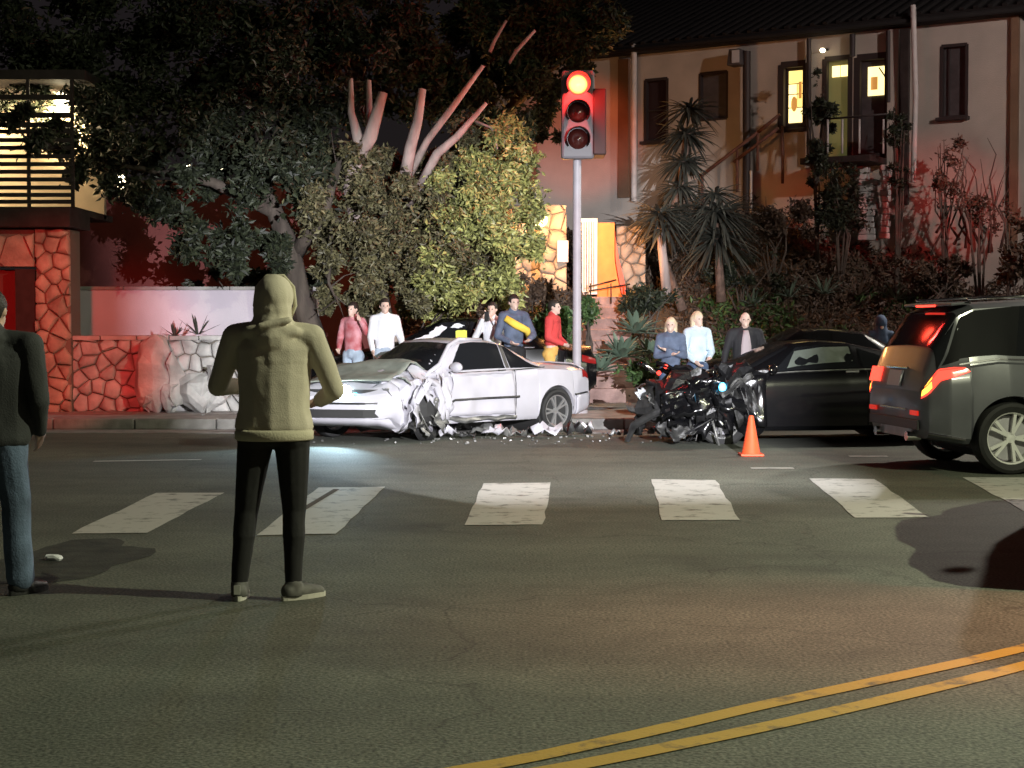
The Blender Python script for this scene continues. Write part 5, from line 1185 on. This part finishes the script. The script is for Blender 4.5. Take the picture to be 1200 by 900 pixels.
# roof with a slightly proud eave, dropping away
ev = MB(); e0 = U0 - .6; e1 = U1 + .5
ev.quad((e0, -.35, ZT - .02), (e1, -.35, ZT - .02), (e1, -.35, ZT + .14), (e0, -.35, ZT + .14)).quad((e0, -.35, ZT - .02), (e1, -.35, ZT - .02), (e1, .6, ZT - .02), (e0, .6, ZT - .02)).quad((e0, -.35, ZT + .14), (e1, -.35, ZT + .14), (e1, 6, ZT + 2.6), (e0, 6, ZT + 2.6)).quad((e1, -.35, ZT - .02), (e1, 6, ZT - .02), (e1, 6, ZT + 2.6), (e1, -.35, ZT + .14)).quad((e0, 6, ZT), (e1, 6, ZT), (e1, 6, ZT + 2.6), (e0, 6, ZT + 2.6))
rf = ev.build('roof', 'dark_roof', bd)
for k in range(int((e1 - e0) / .28)):
    xx = e0 + .14 + k * .28; MB().bar((xx, -.38, ZT + .16), (xx, 5.9, ZT + 2.62), .10, .05).build('roof_tile_row', 'dark_roof', rf)
MB().tube([(e0, -.40, ZT + .03), (e1, -.40, ZT + .03)], .05, 8).build('gutter_pipe', 'dark_roof', rf, smooth=1)
# stair rail and a bare climbing shrub against the wall
o = empty('stair_rail', (0, 0, 0), 0, 'rusty stair rail climbing across the stucco wall left of the lit window', 'railing'); mat('rust', (.16, .07, .05), .8, vary=.3, scale=9)
def WP(px, py, off): u, z = WU(px, py, off); q = A0 + UD * u + ND * off; return Vector((q.x, q.y, z))
for a, b in (((914, 134), (888, 155)), ((888, 155), (822, 206)), ((912, 150), (860, 190))): MB().tube([WP(*a, .7), WP(*b, .7)], .035, 8).build('rail', 'rust', o, smooth=1)
for px, y0, y1 in ((823, 206, 258), (864, 176, 225), (888, 155, 200), (917, 148, 215)): MB().tube([WP(px, y0, .7), WP(px, y1, .7)], .03, 8).build('post', 'rust', o, smooth=1)
# the house further up, two dim windows
hh = empty('upper_house', (9.0, 58, 0), 0, 'dark house above the roof with two dim windows', 'house')
MB().box((2.5, 3, 8.5), (26, 6, 13.0)).build('wall', 'dark_roof', hh); mat('win_dim', (.10, .07, .04), .6, emit=(.5, .30, .14), estr=.16)
for px0, px1, y0, y1 in ((784, 795, 9, 35), (802, 814, 11, 34), (832, 841, 16, 28)):
    a = P(px0, y1, 57.9); b = P(px1, y0, 57.9); f = MB().box(((a.x + b.x) / 2 - 9, -.06, (a.z + b.z) / 2), (b.x - a.x + .12, .1, b.z - a.z + .12)).build('window', 'frame_dark', hh)
    for t in (.25, .75): MB().box((lerp(a.x, b.x, t) - 9, -.12, (a.z + b.z) / 2), ((b.x - a.x) * .44, .03, b.z - a.z)).build('pane', 'win_dim', f)
# ================================================================== VEGETATION
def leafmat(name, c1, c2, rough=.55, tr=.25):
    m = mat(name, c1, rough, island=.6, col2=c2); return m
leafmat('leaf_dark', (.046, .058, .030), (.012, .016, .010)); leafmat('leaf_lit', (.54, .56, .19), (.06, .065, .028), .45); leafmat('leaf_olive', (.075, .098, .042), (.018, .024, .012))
leafmat('leaf_less_lit', (.20, .185, .09), (.035, .032, .018)); leafmat('leaf_agave', (.22, .30, .22), (.07, .11, .08), .5); leafmat('leaf_green', (.09, .17, .05), (.03, .06, .02)); leafmat('leaf_brown', (.15, .10, .065), (.05, .032, .024)); leafmat('leaf_yucca', (.11, .115, .09), (.035, .035, .03))
def leaves(mb, n, sampler, size, asp=.45, droop=.0, rng=random):
    v, f = mb.v, mb.f
    for _ in range(n):
        c = sampler()
        if c is None: continue
        s = size * rng.uniform(.55, 1.35); d = Vector((rng.gauss(0, 1), rng.gauss(0, 1), rng.gauss(-droop, .8))).normalized(); e = d.cross(Vector((rng.gauss(0, 1), rng.gauss(0, 1), rng.gauss(0, 1)))).normalized() * s * asp * .5
        g_ = d.cross(e).normalized() * s * .12; k = len(v)
        v += [tuple(c), tuple(c + d * s * .45 + e + g_), tuple(c + d * s), tuple(c + d * s * .45 - e + g_)]; f.append((k, k + 1, k + 2, k + 3))
def clump_sampler(cl, rng, hollow=.45, wisp=.12, gap=-.12):
    """cl: list of (centre, (rx, ry, rz), weight)"""
    sub = []
    for c, r, wgt in cl:
        m = max(3, int(wgt * 14))
        for _ in range(m):
            d = Vector((rng.gauss(0, 1), rng.gauss(0, 1), rng.gauss(0, 1))).normalized() * rng.uniform(hollow, 1.0); rr = rng.uniform(.20, .42)
            sub.append((Vector(c) + Vector((d.x * r[0], d.y * r[1], d.z * r[2])), rr * min(r)))
    def s():
        c, r = rng.choice(sub); d = Vector((rng.gauss(0, .5), rng.gauss(0, .5), rng.gauss(0, .45))); q = c + d * r
        if noise.noise(q * 1.7 + Vector((3, 3, 3))) + .6 * noise.noise(q * 4.1) < gap: return None
        return q
    return s
def tree(name, base, label, trunks, cl, n, size, lm, bark, seed, cat='tree', droop=.1, group=None, asp=.45, hollow=.45):
    rng = random.Random(seed); o = empty(name, tuple(base), 0, label, cat, group); B = Vector(base)
    for nm, bk, pts, rr in trunks: MB().tube([Vector(p) - B for p in pts], rr, 9).jitter(.05, 2.2, seed).build(nm, bk, o, smooth=1)
    if n > 50000:
        for nm, bk, pts, rr in [t_ for t_ in trunks[1:] if t_[1] == 'bark_dark']:
            e_ = Vector(pts[-1]) - B; d_ = (Vector(pts[-1]) - Vector(pts[-2])).normalized()
            tw = MB()
            for q in range(5):
                a_ = e_ - d_ * rng.uniform(0, .5); v_ = (d_ + Vector((rng.gauss(0, .6), rng.gauss(0, .5), rng.gauss(0, .6)))).normalized(); L_ = rng.uniform(.25, .7)
                tw.tube([a_, a_ + v_ * L_ * .5 + Vector((0, 0, rng.uniform(-.05, .05))), a_ + v_ * L_ + Vector((rng.uniform(-.1, .1), 0, rng.uniform(-.1, .1)))], [.014, .009, .003], 5)
            tw.build('twig', bk, o)
    mb = MB(); leaves(mb, n, clump_sampler([(Vector(c) - B, r, w_) for c, r, w_ in cl], rng, hollow), size, asp, droop, rng); mb.build('crown', lm, o, fix=False)
    return o
K = lambda px, py, Y, rx, ry, wgt=1.0, dy=1.0: (P(px, py, Y), (rx / F * Y, dy, ry / F * Y), wgt)
# dark broad tree over the left half
tb = Vector((-2.75, 26.2, .16))
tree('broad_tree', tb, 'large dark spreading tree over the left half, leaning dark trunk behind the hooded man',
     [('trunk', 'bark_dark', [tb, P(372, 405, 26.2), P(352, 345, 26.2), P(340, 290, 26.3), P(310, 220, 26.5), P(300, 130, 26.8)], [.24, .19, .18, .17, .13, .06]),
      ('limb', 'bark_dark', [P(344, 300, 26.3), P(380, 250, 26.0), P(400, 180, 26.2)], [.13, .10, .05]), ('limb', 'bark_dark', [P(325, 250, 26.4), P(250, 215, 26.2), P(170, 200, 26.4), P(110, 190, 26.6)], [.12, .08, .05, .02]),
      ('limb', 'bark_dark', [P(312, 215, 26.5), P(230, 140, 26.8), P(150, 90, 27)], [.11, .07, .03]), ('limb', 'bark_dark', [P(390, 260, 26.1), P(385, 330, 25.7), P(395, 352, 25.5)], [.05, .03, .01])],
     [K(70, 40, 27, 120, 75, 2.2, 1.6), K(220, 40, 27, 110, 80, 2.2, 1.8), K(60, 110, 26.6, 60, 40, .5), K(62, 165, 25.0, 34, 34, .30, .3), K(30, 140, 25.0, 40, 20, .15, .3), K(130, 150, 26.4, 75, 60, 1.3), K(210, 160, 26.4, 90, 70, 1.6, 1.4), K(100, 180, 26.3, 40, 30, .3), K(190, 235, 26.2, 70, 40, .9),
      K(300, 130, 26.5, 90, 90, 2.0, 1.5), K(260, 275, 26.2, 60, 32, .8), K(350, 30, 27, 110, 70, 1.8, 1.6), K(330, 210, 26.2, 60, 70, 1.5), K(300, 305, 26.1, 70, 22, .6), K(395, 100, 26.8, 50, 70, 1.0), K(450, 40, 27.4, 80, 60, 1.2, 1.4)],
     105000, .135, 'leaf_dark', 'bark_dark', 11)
# lopped pale-barked tree with lit foliage, centre
tb2 = P(470, 440, 27.0); tb2.z = .16
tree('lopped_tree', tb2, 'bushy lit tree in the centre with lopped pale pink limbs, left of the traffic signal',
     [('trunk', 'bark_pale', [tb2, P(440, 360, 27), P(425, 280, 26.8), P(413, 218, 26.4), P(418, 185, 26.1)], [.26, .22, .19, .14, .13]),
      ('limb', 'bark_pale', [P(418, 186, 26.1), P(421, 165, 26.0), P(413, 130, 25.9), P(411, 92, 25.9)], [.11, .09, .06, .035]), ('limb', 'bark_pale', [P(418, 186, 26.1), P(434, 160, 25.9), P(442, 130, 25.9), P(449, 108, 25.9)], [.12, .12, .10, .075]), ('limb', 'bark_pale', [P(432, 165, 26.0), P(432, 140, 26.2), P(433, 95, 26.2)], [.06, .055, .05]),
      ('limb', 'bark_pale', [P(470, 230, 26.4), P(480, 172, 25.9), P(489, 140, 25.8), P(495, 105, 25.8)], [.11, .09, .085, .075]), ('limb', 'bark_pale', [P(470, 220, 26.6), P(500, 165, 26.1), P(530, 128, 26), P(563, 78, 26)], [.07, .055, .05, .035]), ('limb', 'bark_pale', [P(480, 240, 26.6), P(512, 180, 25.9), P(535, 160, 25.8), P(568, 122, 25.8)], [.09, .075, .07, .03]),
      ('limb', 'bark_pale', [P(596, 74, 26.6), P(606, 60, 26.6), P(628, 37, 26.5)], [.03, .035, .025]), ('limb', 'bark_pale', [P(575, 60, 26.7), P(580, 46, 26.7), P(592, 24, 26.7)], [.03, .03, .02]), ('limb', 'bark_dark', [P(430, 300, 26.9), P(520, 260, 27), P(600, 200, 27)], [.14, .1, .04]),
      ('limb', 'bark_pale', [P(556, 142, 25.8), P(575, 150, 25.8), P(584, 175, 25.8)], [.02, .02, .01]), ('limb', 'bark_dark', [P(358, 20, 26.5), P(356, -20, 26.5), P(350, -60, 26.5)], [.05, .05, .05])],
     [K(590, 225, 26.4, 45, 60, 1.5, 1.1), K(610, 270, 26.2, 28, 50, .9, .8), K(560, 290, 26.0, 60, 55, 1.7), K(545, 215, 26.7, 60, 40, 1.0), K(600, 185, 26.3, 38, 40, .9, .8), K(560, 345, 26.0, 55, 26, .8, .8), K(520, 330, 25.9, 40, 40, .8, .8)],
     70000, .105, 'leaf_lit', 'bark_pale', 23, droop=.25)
tb4 = P(452, 440, 26.6); tb4.z = .16  # darker leaf colour imitates weaker light left of the bright foliage
tree('leafy_tree', tb4, 'leafy tree, its dimmer light put into the leaf colour, between the dark spreading tree and the bright lopped one',
     [('trunk', 'bark_dark', [tb4, P(455, 380, 26.6), P(440, 310, 26.5), P(455, 250, 26.6)], [.13, .11, .10, .05]), ('limb', 'bark_dark', [P(442, 315, 26.5), P(395, 260, 26.3), P(370, 215, 26.3)], [.08, .06, .02]), ('limb', 'bark_dark', [P(446, 330, 26.5), P(490, 290, 26.4), P(520, 250, 26.5)], [.07, .05, .02])],
     [K(495, 300, 26.3, 60, 58, 1.6, 1.2), K(470, 240, 26.4, 50, 46, 1.1), K(420, 275, 26.2, 50, 48, 1.1), K(455, 345, 26.0, 62, 30, .9, .7), K(385, 205, 26.2, 46, 48, 1.0), K(350, 250, 26.1, 38, 42, .6), K(405, 352, 25.8, 28, 18, .35, .5), K(372, 320, 25.9, 22, 28, .3, .5), K(520, 215, 26.9, 36, 30, .5), K(535, 180, 27.0, 55, 36, .8), K(460, 195, 27.0, 34, 30, .5)],
     78000, .105, 'leaf_less_lit', 'bark_dark', 27, droop=.25)
# tall tree behind reaching over the signal
tb3 = P(590, 420, 29.5); tb3.z = .5
tree('tall_tree', tb3, 'tall dark tree behind the lopped tree, its top branches reaching over the red signal',
     [('trunk', 'bark_dark', [tb3, P(585, 300, 29.5), P(570, 150, 29.5), P(560, 0, 29.6), P(555, -120, 29.6)], [.3, .26, .22, .17, .1]), ('limb', 'bark_dark', [P(572, 160, 29.5), P(630, 90, 29.2), P(700, 40, 29)], [.14, .09, .03])],
     [K(540, 60, 29, 90, 60, 1.8, 1.5), K(480, 100, 28.6, 60, 50, 1.0, 1.2), K(620, 40, 29, 75, 50, 1.4, 1.3), K(690, 10, 29, 55, 42, 1.0, 1.1), K(680, 65, 28.8, 42, 26, .55), K(620, 110, 28.4, 42, 50, .9, .9), K(600, 150, 28, 30, 40, .6), K(560, 140, 28.6, 45, 40, .7), K(520, 0, 29, 120, 50, 1.2, 1.4), K(640, 150, 28.2, 18, 26, .2, .5)],
     90000, .13, 'leaf_olive', 'bark_dark', 31)
# blade plants: rosettes of tapered, folded blades
def blade(mb, c, d, L_, wd, bend, n=5):
    d = d.normalized(); sd_ = d.cross(Vector((0, 0, 1)));
    if sd_.length < .05: sd_ = Vector((1, 0, 0))
    sd_.normalize(); k = len(mb.v)
    for i in range(n + 1):
        t = i / n; p = c + d * L_ * t + Vector((0, 0, -bend * L_ * t * t)); ww = wd * (.55 + .9 * t) * (1 - t ** 2.2) if t < 1 else 0
        mb.v += [tuple(p - sd_ * ww / 2 + Vector((0, 0, ww * .18))), tuple(p), tuple(p + sd_ * ww / 2 + Vector((0, 0, ww * .18)))]
    for i in range(n):
        a = k + i * 3; mb.f += [(a, a + 1, a + 4, a + 3), (a + 1, a + 2, a + 5, a + 4)]
def rosette(name, c, n, L_, wd, label, lm, seed, group=None, cat='plant', up=.35, bend=.15, join=False, parent=None):
    rng = random.Random(seed)
    o = parent or empty(name, tuple(c), 0, label, cat, group); org = Vector((0, 0, 0)) if parent is None else Vector(c)
    J = MB() if join else None
    for k in range(n):
        a = k * 2.39996 + rng.uniform(-.2, .2); e = lerp(up + .9, up - .35, k / n) + rng.uniform(-.1, .1); d = Vector((cos(a) * cos(e), sin(a) * cos(e), sin(e)))
        mb = J or MB(); blade(mb, org + Vector((cos(a) * .03, sin(a) * .03, 0)), d, L_ * rng.uniform(.8, 1.15), wd * rng.uniform(.85, 1.15), bend * rng.uniform(.6, 1.5))
        if not join: mb.build('leaf', lm, o, solid=.006 if wd > .05 else 0)
    if join: ob = J.build('leaf_crown', lm, o); ob['kind'] = 'stuff'
    return o
def gz(px, py, Y): p = P(px, py, Y); return Vector((p.x, Y, max(hb(p.x, Y), .16)))
GA = 'agaves on the bank'
for k, (px, py, Y, n, L_, lab) in enumerate([(728, 412, 27.4, 34, .52, 'large pale blue-green agave beside the pavement, left of the blond women'), (745, 384, 28.6, 28, .50, 'pale agave standing just above the large one'), (704, 428, 27.2, 22, .42, 'low agave near the signal pole foot'), (762, 408, 27.8, 22, .40, 'small agave right of the large pale one')]):
    g = gz(px, py, Y); g.z = P(px, py, Y).z; g.z = max(g.z - .1, hb(g.x, Y)); rosette('agave', g, n, L_, .13, lab, 'leaf_agave', 60 + k, GA)
GB2 = 'spiky aloes along the top of the bank'
for k, (px, py, Y, lab) in enumerate([(925, 342, 31.5, 'spiky aloe on the slope, leftmost of the three bright ones'), (966, 338, 31.5, 'pale spiky aloe, middle of the three bright ones'), (1006, 340, 31.3, 'brown spiky aloe, rightmost of the three bright ones'), (882, 352, 31, 'dim spiky aloe left of the bright ones'), (1050, 345, 31, 'low spiky aloe above the silver car roof edge')]):
    p = P(px, py, Y); rosette('aloe', (p.x, Y, p.z - .1), 16, .42, .055, lab, 'leaf_agave' if k != 2 else 'leaf_brown', 80 + k, GB2, bend=.05)
GY = 'yuccas before the stucco building'
mat('yucca_bark', (.20, .13, .10), .9, vary=.5, scale=8, bump=.8, bscale=20)
def yucca(px, heads, base, label, seed, Y, bk='yucca_bark'):
    b = P(*base, Y); o = empty('yucca', tuple(b), 0, label, 'yucca', GY)
    pts = [Vector((0, 0, -.3))] + [P(x, y, Y) - b for x, y in px]; MB().tube(pts, [.10] + [.075] * (len(pts) - 1), 9).jitter(.02, 5).build('trunk', bk, o, smooth=1)
    for j, (hx, hy, n, L_) in enumerate(heads):
        rosette('head', P(hx, hy, Y) - b, n, L_, .075, None, 'leaf_yucca', seed + j, parent=o, up=-.25, bend=.30, join=True)
    # hanging dead skirt
    return o
yucca([(786, 325), (776, 300), (775, 275), (795, 230), (803, 175), (806, 150)], [(808, 128, 70, .62), (804, 158, 110, .62), (801, 190, 110, .58), (797, 220, 80, .50), (792, 245, 50, .40)], (800, 345), 'tall yucca with shaggy dark heads before the pale wall', 200, 30.8)
yucca([(776, 290), (774, 262)], [(774, 252, 110, .72), (780, 268, 80, .6)], (782, 330), 'short yucca with curved pinkish trunk left of the tall one', 230, 30.3, 'bark_pale')
yucca([(842, 300), (840, 262)], [(840, 250, 150, .95), (842, 280, 150, .95), (838, 228, 60, .6)], (845, 335), 'wide yucca with long fanned blades right of the tall one', 260, 30.5)
# shrubs
GS = 'shrubs on the bank'
def shrub(px, py, Y, rx, ry, n, size, lm, label, seed, dy=.6, twigs=6, name='shrub'):
    c = P(px, py, Y); base = Vector((c.x, Y, max(.16, hb(c.x, Y)))); rng = random.Random(seed); rx_, rz_ = rx / F * Y, ry / F * Y
    tr = [('branch', 'bark_dark', [base - Vector((0, 0, .05)), base.lerp(c, .6) + Vector((rng.uniform(-.3, .3) * rx_, 0, 0)), c + Vector((rng.uniform(-.8, .8) * rx_, rng.uniform(-.3, .3), rng.uniform(.2, .9) * rz_))], [.03, .02, .006]) for _ in range(twigs)]
    return tree(name, base, label, tr, [(c, (rx_, dy, rz_), 2.2)], n, size, lm, 'bark_dark', seed, 'shrub', group=GS, hollow=.2)
shrub(500, 352, 27.6, 60, 28, 7000, .12, 'leaf_lit', 'leafy shrub under the lit tree behind the parked black car', 301)
shrub(610, 345, 28.8, 45, 22, 6000, .10, 'leaf_brown', 'brownish hedge below the golden stone wall', 302); shrub(575, 375, 28.2, 40, 22, 4500, .10, 'leaf_brown', 'brownish shrub behind the man in navy', 303)
shrub(650, 352, 29.0, 30, 20, 4000, .10, 'leaf_brown', 'brown hedge behind the signal pole', 304); shrub(655, 395, 27.2, 26, 34, 2600, .16, 'leaf_green', 'green grassy shrub behind the signal pole', 305, name='grassy_shrub')
shrub(690, 362, 28.8, 14, 16, 1500, .10, 'leaf_green', 'bright green bush by the steps', 306); shrub(752, 432, 26.6, 22, 16, 1500, .12, 'leaf_green', 'bright green broad-leaved bush left of the blond woman', 307)
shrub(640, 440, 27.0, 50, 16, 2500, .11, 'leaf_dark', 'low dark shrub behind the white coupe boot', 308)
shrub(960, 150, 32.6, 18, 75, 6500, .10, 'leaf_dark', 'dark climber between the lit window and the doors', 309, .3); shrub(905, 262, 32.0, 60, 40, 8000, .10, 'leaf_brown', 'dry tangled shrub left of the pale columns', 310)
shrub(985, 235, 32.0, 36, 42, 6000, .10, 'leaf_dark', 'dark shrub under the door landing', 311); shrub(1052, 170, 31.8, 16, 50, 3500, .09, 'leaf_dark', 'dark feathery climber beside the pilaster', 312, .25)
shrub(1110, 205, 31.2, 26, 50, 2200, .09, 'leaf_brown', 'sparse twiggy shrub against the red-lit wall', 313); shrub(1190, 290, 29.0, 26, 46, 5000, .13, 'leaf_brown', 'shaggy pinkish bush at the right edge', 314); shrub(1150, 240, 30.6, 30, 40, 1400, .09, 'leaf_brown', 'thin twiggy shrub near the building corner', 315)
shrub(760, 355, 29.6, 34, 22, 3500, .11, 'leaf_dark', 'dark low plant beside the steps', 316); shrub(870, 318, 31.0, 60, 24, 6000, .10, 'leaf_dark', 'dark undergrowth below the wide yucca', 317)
shrub(1100, 320, 30.4, 60, 20, 5000, .10, 'leaf_brown', 'brown brush above the silver car', 318)
# bare twigs on the wall
ORD = 'first second third fourth fifth sixth seventh eighth ninth tenth eleventh twelfth thirteenth last'.split()
for k in range(14):
    a = P(1090 + 6.9 * k, rnd(270, 300), 31.2); pts = [a]
    for j in range(4): pts.append(pts[-1] + Vector((rnd(-.25, .25), 0, rnd(.25, .55))))
    o = MB().tube(pts, [.03, .022, .016, .01, .005], 5).build('bare_stem', 'bark_dark', None, smooth=1); tag(o, 'thin bare stem rising against the stucco wall, %s of fourteen counted from the left end' % ORD[k], 'plant', 'bare stems against the wall')
# ground cover on the bank
rng = random.Random(77); mb = MB()
def gcs():
    x = rng.uniform(-5, 15); y = rng.uniform(28.3, 34.5); p = Vector((x, y, hb(x, y)));
    if p.x < 3.2 and p.x > 1.2 and p.y < 31.2 and p.y > 28.3 and rng.random() < .8: return None
    h = abs(noise.noise(Vector((x * .9, y * .9, 8)))) * .8 + .1
    return p + Vector((0, 0, rng.uniform(0, h)))
leaves(mb, 60000, gcs, .12, .4, -.3, rng); tag(mb.build('ground_cover', 'leaf_brown', fix=False), 'tangled brown ground cover over the bank', 'ground cover', kind='stuff')
mb = MB()
def gcs2():
    x = rng.uniform(-1, 14); y = rng.uniform(28.2, 31.5); 
    if 1.2 < x < 3.1 and rng.random() < .8: return None
    if noise.noise(Vector((x * .6, y * .6, 1))) < -.02: return None
    return Vector((x, y, hb(x, y) + rng.uniform(0, .3)))
leaves(mb, 26000, gcs2, .13, .4, -.4, rng); tag(mb.build('ground_cover', 'leaf_green', fix=False), 'patches of green ground cover low on the bank', 'ground cover', kind='stuff')
# spiky little plant on the low wall
rosette('aloe', (P(232, 408, 25.7).x, 25.7, 1.36), 12, .36, .05, 'dark spiky plant on top of the low stone wall', 'leaf_yucca', 400, cat='plant', bend=.05)
rosette('aloe', (P(205, 405, 25.7).x, 25.7, 1.34), 10, .26, .05, 'small spiky plant on the low wall, left of the larger one', 'leaf_yucca', 401, cat='plant', bend=.05)
# post behind the hooded man and a dark house behind the left tree
o = MB().box((0, 0, 1.1), (.13, .13, 2.2)).build('gate_post', 'stucco_white', None, bevel=.01); o.location = (P(356, 480, 27.2).x, 27.2, .1); tag(o, 'pale square post right of the hooded man head', 'post')
shrub(300, 325, 29.0, 90, 22, 7000, .14, 'leaf_dark', 'dark hanging foliage above the boundary wall', 320, .5)
